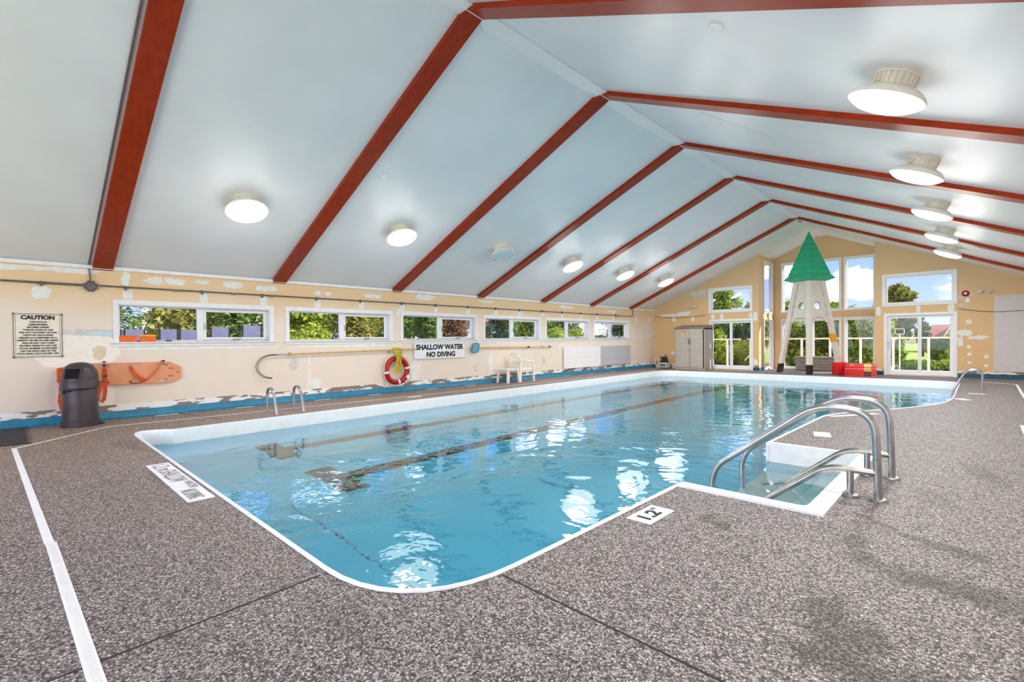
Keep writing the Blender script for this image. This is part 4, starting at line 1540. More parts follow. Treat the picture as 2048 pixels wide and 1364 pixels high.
# ---------------------------------------------------------------- leaf skimmer net
sk = thing('leaf_skimmer', 'blue leaf skimmer net on a tan pole hung right of the SHALLOW WATER sign', 'pool net', (XL + 0.055, 8.68, 1.005))
MB().tube([(0, 0.02, 0.0), (0, 0.5, 0.002)], 0.011, 8).build('handle_socket', M_steel, sk, smooth=True)
MB().tube([(0, 0.36, 0.003), (0, 2.42, -0.01)], 0.017, 10).build('pole', M_tan, sk, smooth=True)
MB().tube([(0.0, 2.36, -0.01), (0.0, 2.47, -0.012)], 0.024, 8).build('pole_grip', M_dark, sk)
MB().tube([(0.0, 2.47, -0.012), (0.0, 3.4, -0.022)], 0.011, 8).build('inner_pole', M_tan, sk)
MB().tube([(0.0, 3.38, -0.02), (0.0, 3.5, -0.022)], 0.02, 8).build('pole_grip', M_dark, sk)
fr2 = fillet2([(0.09, -0.125, 0.05), (0.34, -0.12, 0.08), (0.37, 0.115, 0.05), (0.14, 0.125, 0.08)], 6)
MB().tube([(0.02, p[0], p[1]) for p in fr2], 0.010, 8, closed=True).build('net_frame', M_netframe, sk, smooth=True)
b = MB()
for k in range(15):
    q = -0.115 + 0.0165 * k
    b.bar((0.015, 0.105 + 0.05 * (q + 0.12) / 0.24, q), (0.015, 0.335 + 0.03 * (q + 0.12) / 0.24, q), 0.012, 0.003, (1, 0, 0))
for k in range(14):
    y = 0.115 + 0.017 * k
    b.bar((0.018, y, -0.115), (0.018, y + 0.035, 0.115), 0.012, 0.003, (1, 0, 0))
nn_ = b.build('net_mesh', M_net, sk)
nn_['kind'] = 'stuff'
MB().box(-0.055, 0.0, 1.2, 1.22, -0.02, 0.02).build('wall_hook', M_steel_dk, sk)
MB().box(-0.055, 0.0, 3.1, 3.12, -0.04, 0.02).build('wall_hook', M_steel_dk, sk)

# ---------------------------------------------------------------- leaning panels
pn = thing('foam_panel', 'white foam board leaning on the left wall under the fifth window', 'panel', (XL + 0.008, 13.93, 0.235))
MB().box(0.02, 0.07, -1.07, 1.07, 0.0, 0.352).build('board', M_panelw, pn, bevel=0.006)
MB().box(0.02, 0.072, -1.07, 1.07, 0.356, 0.715).build('board', M_panelw, pn, bevel=0.006)
MB().box(0.0, 0.02, -1.0, 1.0, 0.02, 0.7).build('backing', M_panelg, pn)
pn = thing('foam_panel', 'grey foam board on the left wall right of the white board', 'panel', (XL + 0.008, 16.085, 0.25))
MB().box(0.015, 0.05, -1.065, 0.0, 0.0, 0.71).build('board', M_panelg, pn, bevel=0.004)
MB().box(0.015, 0.05, 0.004, 1.065, 0.0, 0.71).build('board', M_panelg, pn, bevel=0.004)
MB().box(0.0, 0.015, -1.0, 1.0, 0.02, 0.7).build('backing', M_panelg, pn)
pn = thing('wall_board', 'large pale grey board fixed on the far wall right of the glass door', 'panel', (0.95, YF, 0.2))
MB().box(-0.68, 0.68, -0.025, 0.0, 0.0, 2.13).build('board', M_panelr, pn, bevel=0.003)

# ---------------------------------------------------------------- white plastic chair and table
ch = thing('garden_chair', 'white plastic armchair with a fan back against the left wall', 'chair', (-9.71, 10.46, 0), math.radians(-3))
# local frame: faces +y, x to its right
b = MB()
b.hexa([(-0.24, -0.20, 0.375), (0.24, -0.20, 0.375), (0.25, 0.25, 0.385), (-0.25, 0.25, 0.385)], [(-0.24, -0.20, 0.40), (0.24, -0.20, 0.40), (0.25, 0.25, 0.41), (-0.25, 0.25, 0.41)])
b.build('seat', M_plastic, ch, bevel=0.01)
for sx in (-1, 1):
    MB().hexa([(sx * 0.285 - 0.028, 0.22, 0.0), (sx * 0.285 + 0.028, 0.22, 0.0), (sx * 0.285 + 0.028, 0.27, 0.0), (sx * 0.285 - 0.028, 0.27, 0.0)],
              [(sx * 0.27 - 0.024, 0.20, 0.60), (sx * 0.27 + 0.024, 0.20, 0.60), (sx * 0.27 + 0.024, 0.24, 0.60), (sx * 0.27 - 0.024, 0.24, 0.60)]).build('leg', M_plastic, ch, bevel=0.006)
    MB().hexa([(sx * 0.275 - 0.035, -0.34, 0.0), (sx * 0.275 + 0.035, -0.34, 0.0), (sx * 0.275 + 0.035, -0.28, 0.0), (sx * 0.275 - 0.035, -0.28, 0.0)],
              [(sx * 0.22 - 0.03, -0.235, 0.62), (sx * 0.22 + 0.03, -0.235, 0.62), (sx * 0.22 + 0.03, -0.19, 0.62), (sx * 0.22 - 0.03, -0.19, 0.62)]).build('leg', M_plastic, ch, bevel=0.006)
    MB().tube(rounded([(sx * 0.22, -0.22, 0.64), (sx * 0.27, 0.0, 0.605), (sx * 0.275, 0.23, 0.60)], 0.08), 0.022, 8).build('armrest', M_plastic, ch, smooth=True)
    MB().box(sx * 0.25 - 0.012, sx * 0.25 + 0.012, -0.22, 0.23, 0.35, 0.40).build('seat_rail', M_plastic, ch)


def bk(x, z):
    return (x, -0.20 - 0.20 * (z - 0.40), z)


arc = [bk(-0.20, 0.44)] + [bk(-0.235, 0.56)] + [bk(0.25 * math.cos(a), 0.62 + 0.21 * math.sin(a)) for a in [PI - PI * k / 12 for k in range(13)]] + [bk(0.235, 0.56), bk(0.20, 0.44)]
MB().tube(arc, 0.022, 8).build('back_frame', M_plastic, ch, smooth=True)
MB().bar(bk(-0.225, 0.56), bk(0.225, 0.56), 0.03, 0.05).build('back_rail', M_plastic, ch)
MB().bar(bk(-0.20, 0.445), bk(0.20, 0.445), 0.03, 0.05).build('back_rail', M_plastic, ch)
for k in range(6):
    q = -1 + 2 * k / 5
    MB().bar(bk(0.10 * q, 0.57), bk(0.21 * q, 0.62 + 0.205 * math.sqrt(max(0.02, 1 - (0.84 * q) ** 2))), 0.028, 0.012, (0, 1, 0)).build('back_slat', M_plastic, ch)

tb = thing('side_table', 'small white plastic table beside the white garden chair', 'table', (-9.685, 9.90, 0), 0.0)
MB().box(-0.22, 0.22, -0.24, 0.24, 0.365, 0.395).build('tabletop', M_plastic, tb, bevel=0.012)
MB().box(-0.19, 0.19, -0.21, 0.21, 0.33, 0.365).build('apron', M_plastic, tb)
for sx in (-1, 1):
    for sy in (-1, 1):
        MB().hexa([(sx * 0.21 - 0.025, sy * 0.23 - 0.025, 0), (sx * 0.21 + 0.025, sy * 0.23 - 0.025, 0), (sx * 0.21 + 0.025, sy * 0.23 + 0.025, 0), (sx * 0.21 - 0.025, sy * 0.23 + 0.025, 0)],
                  [(sx * 0.18 - 0.03, sy * 0.20 - 0.03, 0.365), (sx * 0.18 + 0.03, sy * 0.20 - 0.03, 0.365), (sx * 0.18 + 0.03, sy * 0.20 + 0.03, 0.365), (sx * 0.18 - 0.03, sy * 0.20 + 0.03, 0.365)]).build('leg', M_plastic, tb)

# ---------------------------------------------------------------- storage cabinet
cb = thing('storage_cabinet', 'taupe resin storage cabinet with two doors beside the left glass door', 'cabinet', (-8.14, 18.80, 0))
W2, D0, D1 = 0.58, -0.40, 0.36
b = MB()
b.box(-W2, -W2 + 0.03, D0 + 0.03, D1, 0.03, 1.60)
b.box(W2 - 0.03, W2, D0 + 0.03, D1, 0.03, 1.60)
b.box(-W2, W2, D1 - 0.03, D1, 0.03, 1.60)
b.box(-W2, W2, D0, D1, 0.0, 0.05)
b.box(-W2, W2, D0 + 0.03, D1, 1.55, 1.60)
b.build('carcass', M_cab, cb, bevel=0.006)
MB().hexa([(-W2 - 0.04, D0 - 0.05, 1.60), (W2 + 0.02, D0 - 0.05, 1.60), (W2 + 0.02, D1, 1.60), (-W2 - 0.04, D1, 1.60)], [(-W2 - 0.03, D0 - 0.04, 1.635), (W2 + 0.015, D0 - 0.04, 1.635), (W2 + 0.015, D1, 1.74), (-W2 - 0.03, D1, 1.74)]).build('lid', M_cabtop, cb, bevel=0.008)
for s in (-1, 1):
    xa, xb = (-W2 + 0.01, -0.006) if s < 0 else (0.006, W2 - 0.06)
    d_ = MB().box(xa, xb, D0, D0 + 0.03, 0.06, 1.585).build('door', M_cab, cb, bevel=0.004)
    for z0, z1 in ((1.02, 1.17), (0.78, 1.0), (0.09, 0.76), (1.19, 1.55)):
        MB().box(xa + 0.025, xb - 0.025, D0 - 0.007, D0, z0, z1).build('panel', M_cab, d_, bevel=0.003)
    hx = -0.03 if s < 0 else 0.03
    MB().box(hx - 0.015, hx + 0.015, D0 - 0.035, D0 - 0.007, 0.98, 1.18).build('handle', M_cabtop, d_, bevel=0.004)
MB().box(-0.02, 0.03, D0 - 0.04, D0 - 0.008, 0.70, 0.80).build('padlock', M_steel_dk, cb)
MB().box(-0.36, -0.15, D0 - 0.010, D0 - 0.0075, 1.36, 1.50).build('sticker', M_sand, cb)
MB().box(-0.35, -0.16, D0 - 0.0115, D0 - 0.0102, 1.455, 1.49).build('sticker_band', M_obox, cb)
MB().box(-0.21, -0.17, D0 - 0.0115, D0 - 0.0102, 1.39, 1.43).build('sticker_mark', M_black, cb)
MB().box(W2, W2 + 0.004, D0 + 0.4, D0 + 0.42, 0.98, 1.0).build('side_bolt', M_dark, cb)
hk = MB()
hk.tube(rounded([(-8.94, YF - 0.02, 1.25), (-8.94, YF - 0.02, 1.0), (-8.96, YF - 0.03, 0.6), (-8.9, YF - 0.04, 0.12)], 0.1), 0.008, 6)
hk.box(-8.97, -8.91, YF - 0.05, YF, 1.16, 1.30)
hk.box(-9.0, -8.94, YF - 0.05, YF, 0.86, 1.0)
tag(hk.build('electric_cable', M_conduit), 'dark cord with two switches hanging on the far wall left of the cabinet', 'cable')

# ---------------------------------------------------------------- pool cleaner and bag in the corner
pc = thing('pool_cleaner', 'grey and white wheeled pool cleaner in the far left corner', 'pool cleaner', (-9.42, 18.62, 0), math.radians(-8))
MB().box(-0.02, 0.34, -0.15, 0.15, 0.03, 0.24).build('body', M_crate, pc, bevel=0.03)
MB().box(0.04, 0.28, -0.155, -0.149, 0.11, 0.16).build('name_plate', M_black, pc)
wh = MB().tube([(-0.03, -0.17, 0), (-0.03, -0.12, 0)], 0.09, 18).build('wheel', M_crate, pc, smooth=True, loc=(-0.02, 0, 0.09))
child_copy(wh, (-0.02, 0.3, 0.09))
MB().tube(rounded([(-0.02, -0.12, 0.1), (-0.10, -0.10, 0.48), (-0.26, -0.06, 0.50), (-0.24, -0.05, 0.1)], 0.08), 0.02, 8).build('handle', M_hose, pc, smooth=True)
MB().tube(rounded([(0.06, 0.10, 0.1), (-0.04, 0.12, 0.46), (-0.22, 0.10, 0.47), (-0.22, 0.10, 0.1)], 0.08), 0.02, 8).build('handle', M_steel_dk, pc, smooth=True)
MB().box(-0.24, -0.10, -0.08, 0.12, 0.02, 0.30).build('motor', M_deckbox, pc, bevel=0.02)
bgx = thing('black_bag', 'small black bag with a loop handle standing on the pool cleaner', 'bag', (-9.33, 18.66, 0.24))
MB().hexa([(-0.12, -0.08, 0), (0.16, -0.08, 0), (0.16, 0.08, 0), (-0.12, 0.08, 0)], [(-0.11, -0.03, 0.23), (0.12, -0.03, 0.23), (0.12, 0.03, 0.23), (-0.11, 0.03, 0.23)]).build('pouch', M_dark, bgx, bevel=0.02)
MB().tube([(0.02, 0, 0.22), (0.03, 0, 0.30), (0.08, 0, 0.33), (0.12, 0, 0.29), (0.12, 0, 0.22)], 0.012, 6).build('handle', M_dark, bgx, smooth=True)
hs_ = thing('pool_hose', 'pale hose lying in loops between the pool cleaner and the cabinet', 'hose', (-8.915, 18.83, 0))
for k in range(3):
    pts = []
    for q in range(26):
        a = 2 * PI * q / 25
        pts.append(((0.10 + 0.015 * k) * math.cos(a), (0.20 + 0.02 * k) * math.sin(a), 0.024 + 0.036 * k + 0.01 * math.sin(3 * a)))
    MB().tube(pts, 0.022, 8).build('hose_loop', M_hose, hs_, smooth=True)

# ---------------------------------------------------------------- play tower
tw = thing('play_tower', 'off-white four-legged pool tower with a green pyramid roof', 'tower', (-4.21, 19.0, 0), math.radians(12.5))
# local frame: corners on the axes; -y corner faces the camera
R_b, R_t, Z_t = 0.885, 0.365, 3.14


def corner(k, z, r=None):
    R = R_b + (R_t - R_b) * z / Z_t if r is None else r
    return [(0, -R), (R, 0), (0, R), (-R, 0)][k]


for k in range(4):
    b0, b1 = corner(k, 0), corner(k, Z_t)
    h = 0.07

    def sq(c, z):
        return [(c[0], c[1] - h * 1.41, z), (c[0] + h * 1.41, c[1], z), (c[0], c[1] + h * 1.41, z), (c[0] - h * 1.41, c[1], z)]
    c3 = corner(k, 0.30)
    lg = MB().hexa(sq(c3, 0.30), sq(b1, Z_t)).build('leg', M_tower, tw, bevel=0.006)
    h = 0.074
    MB().hexa(sq(b0, 0.0), sq(c3, 0.31)).build('rubber_boot', M_dark, lg, bevel=0.008)
    if k == 1:
        c4, c5 = corner(k, 1.05), corner(k, 1.35)
        h = 0.076
        lb_ = MB().hexa(sq(c4, 1.05), sq(c5, 1.33)).build('warning_label', M_yellow, lg)
for k in range(4):
    # side panel between corner k and k+1
    A0, A1 = corner(k, 1.72), corner((k + 1) % 4, 1.72)
    B0, B1 = corner(k, 3.08), corner((k + 1) % 4, 3.08)
    C0 = Vector(((A0[0] + A1[0]) / 2, (A0[1] + A1[1]) / 2, 1.72))
    C1 = Vector(((B0[0] + B1[0]) / 2, (B0[1] + B1[1]) / 2, 3.08))
    U = Vector((A1[0] - A0[0], A1[1] - A0[1], 0)).normalized()
    V = (C1 - C0).normalized()
    Ht = (C1 - C0).length
    w0 = (Vector(A1) - Vector(A0)).length / 2 - 0.02
    w1 = (Vector(B1) - Vector(B0)).length / 2 - 0.02
    outl = [(-w0, 0.0), (-w0 + 0.1, 0.0)]
    for q in range(9):
        a = PI - PI * q / 8
        outl.append((0.27 * math.cos(a), 0.02 + 0.15 * math.sin(a) ** 0.8 if 0 < q < 8 else 0.02))
    outl += [(w0 - 0.1, 0.0), (w0, 0.0), (w1, Ht), (-w1, Ht)]
    pnl = MB().plate(outl, [circ(0.0, 0.56, 0.13, 22)], 0.03, C0 - U.cross(V) * 0.03, U, V).build('side_panel', M_tower, tw)
    b = MB()
    for zz in (0.25, 0.55, 0.9):
        for s in (-1, 1):
            ww = w0 + (w1 - w0) * zz / Ht - 0.075
            p = C0 + U * (s * ww) + V * zz
            N_ = U.cross(V).normalized()
            b.bar(p, p + N_ * 0.012, 0.022, 0.022)
    b.build('bolts', M_conduit, pnl)
b = MB()
sqz = lambda R, z: [(0, -R, z), (R, 0, z), (0, R, z), (-R, 0, z)]
b.hexa(sqz(0.475, 3.06), sqz(0.475, 3.15))
b.build('head_frame', M_tower, tw, bevel=0.004)
# roof: flared eave and shingle courses, each a stepped frustum
rf = MB().hexa(sqz(0.765, 3.185), sqz(0.60, 3.33)).build('roof_eave', M_green, tw)
MB().hexa(sqz(0.52, 3.10), sqz(0.76, 3.185)).build('roof_soffit', M_green, tw)
zb, zt_, Rb_ = 3.33, 4.80, 0.60
nc = 7
for c in range(nc):
    z0 = zb + (zt_ - zb) * c / nc
    z1 = zb + (zt_ - zb) * (c + 1) / nc
    r_0 = Rb_ * (1 - c / nc) + 0.020
    r_1 = max(0.004, Rb_ * (1 - (c + 1) / nc) - 0.008)
    MB().hexa(sqz(r_0, z0), sqz(r_1, z1)).build('roof_course', M_green, tw)
ridge = MB()
for k in range(4):
    p = corner(k, 0, Rb_ + 0.01)
    ridge.tube([(p[0], p[1], zb), (0, 0, zt_ + 0.01)], [0.016, 0.008], 6)
ridge.build('hip_cap', M_green, tw)

# ---------------------------------------------------------------- deck box
dbx = thing('deck_box', 'low grey-brown resin deck box with slatted sides behind the tower', 'storage box', (-4.33, 20.6, 0))
for k in range(4):
    MB().box(-0.62, 0.48, -0.29, -0.25, 0.02 + k * 0.105, 0.02 + k * 0.105 + 0.100).build('slat', M_deckbox, dbx, bevel=0.006)
    MB().box(-0.62, -0.58, -0.25, 0.26, 0.02 + k * 0.105, 0.02 + k * 0.105 + 0.100).build('slat', M_deckbox, dbx, bevel=0.006)
    MB().box(0.54, 0.58, -0.20, 0.26, 0.02 + k * 0.105, 0.02 + k * 0.105 + 0.100).build('slat', M_deckbox, dbx, bevel=0.006)
MB().tube([(0.50, -0.21, 0.02), (0.50, -0.21, 0.44)], 0.08, 16).build('corner_post', M_deckbox, dbx, smooth=True)
MB().box(-0.60, 0.56, 0.23, 0.26, 0.02, 0.44).build('back_board', M_deckbox, dbx)
MB().box(-0.58, 0.52, -0.25, 0.24, 0.0, 0.04).build('base', M_deckbox, dbx)
MB().box(-0.66, 0.62, -0.33, 0.30, 0.44, 0.50).build('lid', M_deckbox, dbx, bevel=0.012)
for x in (-0.42, 0.12):
    for z in (0.19, 0.30):
        MB().box(x - 0.012, x + 0.012, -0.295, -0.289, z - 0.012, z + 0.012).build('bolt', M_dark, dbx)

# ---------------------------------------------------------------- red boards
rbx, rby = -2.68, 18.22
zz = 0.0
heights = [0.052, 0.048, 0.05, 0.05, 0.075, 0.12]
names_ = ['bottom', 'second from the floor', 'third from the floor', 'fourth from the floor', 'fifth, just under the top one', 'top']
for k, hgt in enumerate(heights):
    r = thing('float_board', 'red plastic float board, %s of the stack by the bay' % names_[k], 'float board', (rbx + 0.006 * (k % 2), rby, zz), math.radians(14), 'red float boards stacked by the bay')
    sh = 0.02 if k < 5 else 0.045
    MB().hexa([(-0.40, -0.22, 0.004), (0.40, -0.22, 0.004), (0.40, 0.22, 0.004), (-0.40, 0.22, 0.004)], [(-0.40 + sh, -0.22 + sh, hgt - 0.004), (0.40 - sh, -0.22 + sh, hgt - 0.004), (0.40 - sh, 0.22 - sh, hgt - 0.004), (-0.40 + sh, 0.22 - sh, hgt - 0.004)]).build('board', M_redp, r, bevel=0.008)
    MB().box(-0.405, 0.405, -0.225, 0.225, 0.0, 0.012).build('rim', M_redp, r, bevel=0.003)
    a0, a1 = 0.08, 0.26
    MB().hexa([(a0, -0.226, 0.010), (a1, -0.226, 0.010), (a1, -0.218, 0.010), (a0, -0.218, 0.010)], [(a0, -0.222 + sh, hgt * 0.92), (a1, -0.222 + sh, hgt * 0.92), (a1, -0.21 + sh, hgt * 0.92), (a0, -0.21 + sh, hgt * 0.92)]).build('grip_label', M_sand if k > 2 else M_bin, r)
    if k == 5:
        MB().box(-0.28, -0.17, -0.196, -0.18, 0.06, 0.10).build('badge', M_yellow, r)
    zz += hgt
for k in range(4):
    r = thing('float_board', 'red ribbed float board on edge, %s left of the flat stack' % ('nearest' if k == 0 else ['', 'second', 'third', 'fourth'][k]), 'float board', (-3.17 - 0.055 * k, 18.42 + 0.09 * k, 0), math.radians(52), 'red float boards on edge')
    MB().hexa([(-0.20, -0.022, 0), (0.20, -0.022, 0), (0.20, 0.022, 0), (-0.20, 0.022, 0)], [(-0.19, -0.022, 0.40), (0.19, -0.022, 0.40), (0.19, 0.022, 0.40), (-0.19, 0.022, 0.40)]).build('board', M_redp, r, bevel=0.008)
    for q in (-0.10, 0.10):
        MB().box(q - 0.03, q + 0.03, -0.032, -0.02, 0.04, 0.36).build('rib', M_redp, r, bevel=0.004)

# ---------------------------------------------------------------- step handrails
HR = [(-0.54, 0.0), (-0.548, 0.30), (-0.56, 0.645), (-0.93, 0.675), (-1.70, 0.07), (-1.755, -0.06), (-1.755, -0.68)]
LO = [(-0.545, 0.198), (-0.86, 0.205), (-1.40, -0.24), (-1.55, -0.42)]


def handrail(y, label):
    o = thing('handrail', label, 'handrail', (-0.54, y, 0), 0, 'twin steel handrails of the pool steps')
    MB().tube(rounded([(p[0] + 0.54, 0, p[1]) for p in HR], [0, 0, 0.20, 0.16, 0.10, 0.10, 0], 8), 0.0265, 14).build('rail', M_steel, o, smooth=True)
    MB().tube(rounded([(p[0] + 0.54, 0, p[1]) for p in LO], [0, 0.12, 0.08, 0], 8), 0.025, 14).build('lower_rail', M_steel_dk, o, smooth=True)
    MB().tube([(-0.172, 0, 0.0), (-0.172, 0, 0.195)], 0.0235, 14).build('post', M_steel, o, smooth=True)
    fl1 = MB().lathe([(0.062, 0.0), (0.062, 0.010), (0.052, 0.018), (0.03, 0.020)], 24).build('floor_flange', M_steel, o, smooth=True)
    child_copy(fl1, (-0.172, 0, 0))
    return o


handrail(4.43, 'near steel handrail of the pool steps, closest to the 1.2 m tile')
handrail(5.19, 'far steel handrail of the pool steps')


# ---------------------------------------------------------------- pool ladders
def ladder_rail(path, label_parent, y, r=0.0225):
    return MB().tube(rounded([(p[0], y, p[1]) for p in path], [0, 0.16, 0.16, 0.10, 0] if len(path) == 5 else 0.12, 8), r, 12).build('rail', M_steel, label_parent, smooth=True)


ldl = thing('pool_ladder', 'steel pool ladder with two hooped rails at the left pool edge', 'ladder', (-8.91, 3.36, 0))
for y in (3.13, 3.59):
    dx = 0.0 if y < 3.3 else -0.02
    ladder_rail([(0.0 + dx, 0.0), (-0.005 + dx, 0.42), (0.27 + dx, 0.42), (0.48 + dx, -0.19), (0.50 + dx, -0.85)], ldl, y - 3.36)
    MB().lathe([(0.05, 0.0), (0.05, 0.008), (0.03, 0.016)], 20, (dx, y - 3.36, 0)).build('floor_flange', M_steel, ldl, smooth=True)
for z in (-0.45, -0.72):
    MB().box(0.44, 0.54, -0.23, 0.23, z, z + 0.03).build('tread', M_steel_dk, ldl)
ldr = thing('pool_ladder', 'steel pool ladder at the far right pool edge by the glass door', 'ladder', (0.03, 15.0, 0))
for y in (0.0, 0.5):
    ladder_rail([(0.0, 0.0), (0.0, 0.43), (-0.26, 0.43), (-0.49, -0.06), (-0.50, -0.8)], ldr, y)
    MB().lathe([(0.055, 0.0), (0.055, 0.010), (0.03, 0.02)], 20, (0, y, 0)).build('floor_flange', M_steel, ldr, smooth=True)
for z in (-0.45, -0.72):
    MB().box(-0.54, -0.44, 0.0, 0.5, z, z + 0.03).build('tread', M_steel_dk, ldr)

# ---------------------------------------------------------------- markings and tiles on the deck
tl = thing('depth_tile', 'white 1.2 m depth tile set in the deck by the pool steps', 'depth marker', (-1.627, 3.047, 0.001))
MB().box(-0.088, 0.088, -0.172, 0.172, 0, 0.004).build('tile', M_signw, tl)
text('lettering', '1.2', tl, (0.004, -0.03, 0.0045), (0, 0, PI / 2), 0.185, 0.105, M_black, bold=0.04)
text('lettering', 'm', tl, (-0.045, 0.105, 0.0045), (0, 0, PI / 2), 0.045, 0.03, M_black, bold=0.02)
tl = thing('depth_tile', 'long white 1.2 m SHALLOW WATER NO DIVING tile at the near pool edge', 'depth marker', (-5.11, 1.027, 0.001))
MB().box(-0.80, 0.80, -0.092, 0.092, 0, 0.004).build('tile', M_signw, tl)
text('lettering', '1.2 m', tl, (-0.60, 0, 0.0045), (0, 0, 0), 0.30, 0.135, M_conduit, bold=0.0)
text('lettering', 'SHALLOW', tl, (-0.16, 0, 0.0045), (0, 0, 0), 0.50, 0.135, M_conduit, bold=0.0)
text('lettering', 'WATER', tl, (0.26, 0.045, 0.0045), (0, 0, 0), 0.26, 0.06, M_conduit, bold=0.0)
text('lettering', 'NO DIVING', tl, (0.58, -0.02, 0.0045), (0, 0, 0), 0.30, 0.11, M_conduit, bold=0.0)

wall_tiles = [(-9.86, 1.86), (-9.86, 3.06), (-9.86, 4.56), (-9.86, 5.77), (-9.86, 7.34), (-9.86, 8.62), (-9.86, 12.83), (-9.86, 14.2), (-9.86, 15.6)]
for k, (x, y) in enumerate(wall_tiles):
    o = MB().box(-0.035, 0.035, -0.16, 0.16, 0, 0.012).build('depth_tile', M_tilegrey, bevel=0.003, loc=(x, y, 0.0))
    tag(o, 'thin grey marker tile on the deck along the blue cove, %s from the bin' % ['first', 'second', 'third', 'fourth', 'fifth', 'sixth', 'seventh', 'eighth', 'ninth'][k], 'depth marker', 'grey marker tiles along the left wall')
for (x, y, sx, sy, rz, lb) in [
    (-8.80, 6.1, 0.05, 0.16, 0, 'white marker tile on the deck above the first skimmer slot'),
    (-1.413, 6.99, 0.09, 0.16, 0.25, 'white marker tile on the deck beyond the pool steps'),
    (-0.245, 12.57, 0.09, 0.14, 0.6, 'white marker tile on the deck by the right pool curve'),
    (-0.06, 13.93, 0.13, 0.06, 0.1, 'white marker tile on the deck beside the far right ladder'),
    (-1.40, 9.05, 0.05, 0.45, -0.55, 'long white strip on the deck at the right pool curve'),
]:
    o = MB().box(-sx, sx, -sy, sy, 0, 0.006).build('marker_tile', M_tile, bevel=0.002, loc=(x, y, 0.0))
    o.rotation_euler = (0, 0, rz)
    tag(o, lb, 'depth marker')

# drain channel, white slotted strip
dr = thing('deck_drain', 'white slotted drain strip bordering the near left deck', 'drain', (-8.1, 0.047, 0))


def strip(x0, y0, x1, y1, w, z=0.003, m=M_signw, name='drain_strip', pr=dr, off=(-8.1, 0.047)):
    return MB().bar((x0 - off[0], y0 - off[1], z / 2), (x1 - off[0], y1 - off[1], z / 2), w, z).build(name, m, pr)


strip(-8.1, 0.047, -4.06, 0.165, 0.045)
strip(-4.06, 0.172, -1.9, 0.215, 0.05, 0.0036)
strip(-8.09, 0.055, -9.16, 1.02, 0.028)
strip(-9.16, 1.02, -8.98, 5.3, 0.02)
strip(-8.98, 5.3, -8.95, 17.2, 0.018)
b = MB()
for k in range(110):
    t = k / 110
    x = -4.02 + t * 2.0
    y = 0.173 + t * 0.041
    b.box(x + 8.1 - 0.0022, x + 8.1 + 0.0022, y - 0.047 - 0.015, y - 0.047 + 0.015, 0.0036, 0.0042)
so = b.build('drain_slots', M_fillgrey, dr)
so['kind'] = 'stuff'
dr2 = thing('deck_drain', 'white drain strip bordering the far right deck', 'drain', (0.64, 17.2, 0))
for (p, q) in (((0.05, 17.62), (0.64, 17.2)), ((0.64, 17.2), (0.62, 14.6)), ((0.62, 14.6), (0.62, 11.0))):
    strip(p[0], p[1], q[0], q[1], 0.045, 0.004, M_signw, 'drain_strip', dr2, (0.64, 17.2))

gr = thing('floor_grate', 'black floor grate beside the left wall at the near end', 'grate', (-9.15, -0.11, 0))
MB().box(-0.80, 0.80, -0.34, 0.30, 0, 0.004).build('pan', M_grate, gr)
for k in range(19):
    x = -0.78 + 0.086 * k
    MB().box(x - 0.012, x + 0.012, -0.33, 0.29, 0.004, 0.016).build('grate_bar', M_grebar, gr)
for y in (-0.33, 0.29):
    MB().box(-0.80, 0.80, y - 0.012, y + 0.012, 0.004, 0.018).build('grate_rim', M_grebar, gr)
gr = thing('floor_grate', 'dark floor grate with white frame at the right edge of the deck', 'grate', (0.62, 7.6, 0))
MB().box(-0.20, 0.3, -1.75, 1.72, 0, 0.004).build('pan', M_grate, gr)
b = MB()
b.box(-0.24, -0.20, -1.79, 1.75, 0, 0.01)
b.box(-0.20, 0.30, 1.72, 1.75, 0, 0.01)
b.box(-0.20, 0.30, -1.79, -1.75, 0, 0.01)
b.box(0.30, 0.34, -1.79, 1.75, 0, 0.01)
b.build('frame', M_signw, gr)

# ---------------------------------------------------------------- small wall fixtures on the far wall
al = thing('fire_alarm', 'round red fire alarm on the far wall right of the upper window', 'alarm', (-0.31, YF, 2.43))
o = MB().lathe([(0.085, 0), (0.085, 0.03), (0.06, 0.05), (0.03, 0.052)], 24).build('bell', M_alarm, al, smooth=True)
o.rotation_euler = (PI / 2, 0, 0)
o = MB().lathe([(0.032, 0.05), (0.032, 0.062), (0.02, 0.066)], 16).build('lens', M_signw, al, smooth=True)
o.rotation_euler = (PI / 2, 0, 0)
o = MB().box(-0.045, 0.045, -0.012, 0, -0.06, 0.06).build('switch_plate', M_white, loc=(-0.27, YF, 2.235), bevel=0.003)
tag(o, 'small white plate on the far wall under the red alarm', 'switch')
for (x, z, lb) in ((0.09, 2.47, 'twin-head emergency light on the far wall above the pale board'), (-8.33, 2.47, 'twin-head emergency light on the far wall above the cabinet')):
    em = thing('emergency_light', lb, 'light', (x, YF, z))
    MB().box(-0.13, 0.13, -0.04, 0, 0.01, 0.045).build('bracket', M_fillgrey, em, bevel=0.004)
    hd_ = None
    for dx in (-0.075, 0.075):
        o = MB().lathe([(0.04, 0.0), (0.052, 0.06), (0.045, 0.075), (0.01, 0.076)], 18).build('lamp_head', M_fillgrey, em, smooth=True, loc=(dx, -0.03, -0.025))
        o.rotation_euler = (PI / 2 - 0.3, 0, 0.4 * (1 if dx > 0 else -1))

# outlet low on the left wall
o = thing('wall_outlet', 'small white outlet cover low on the left wall left of the chair', 'outlet', (XL, 8.98, 0.44))
MB().box(0, 0.012, -0.05, 0.05, -0.08, 0.08).build('cover', M_fillgrey, o, bevel=0.003)
MB().box(0.012, 0.02, -0.02, 0.02, -0.03, 0.03).build('socket', M_white, o)

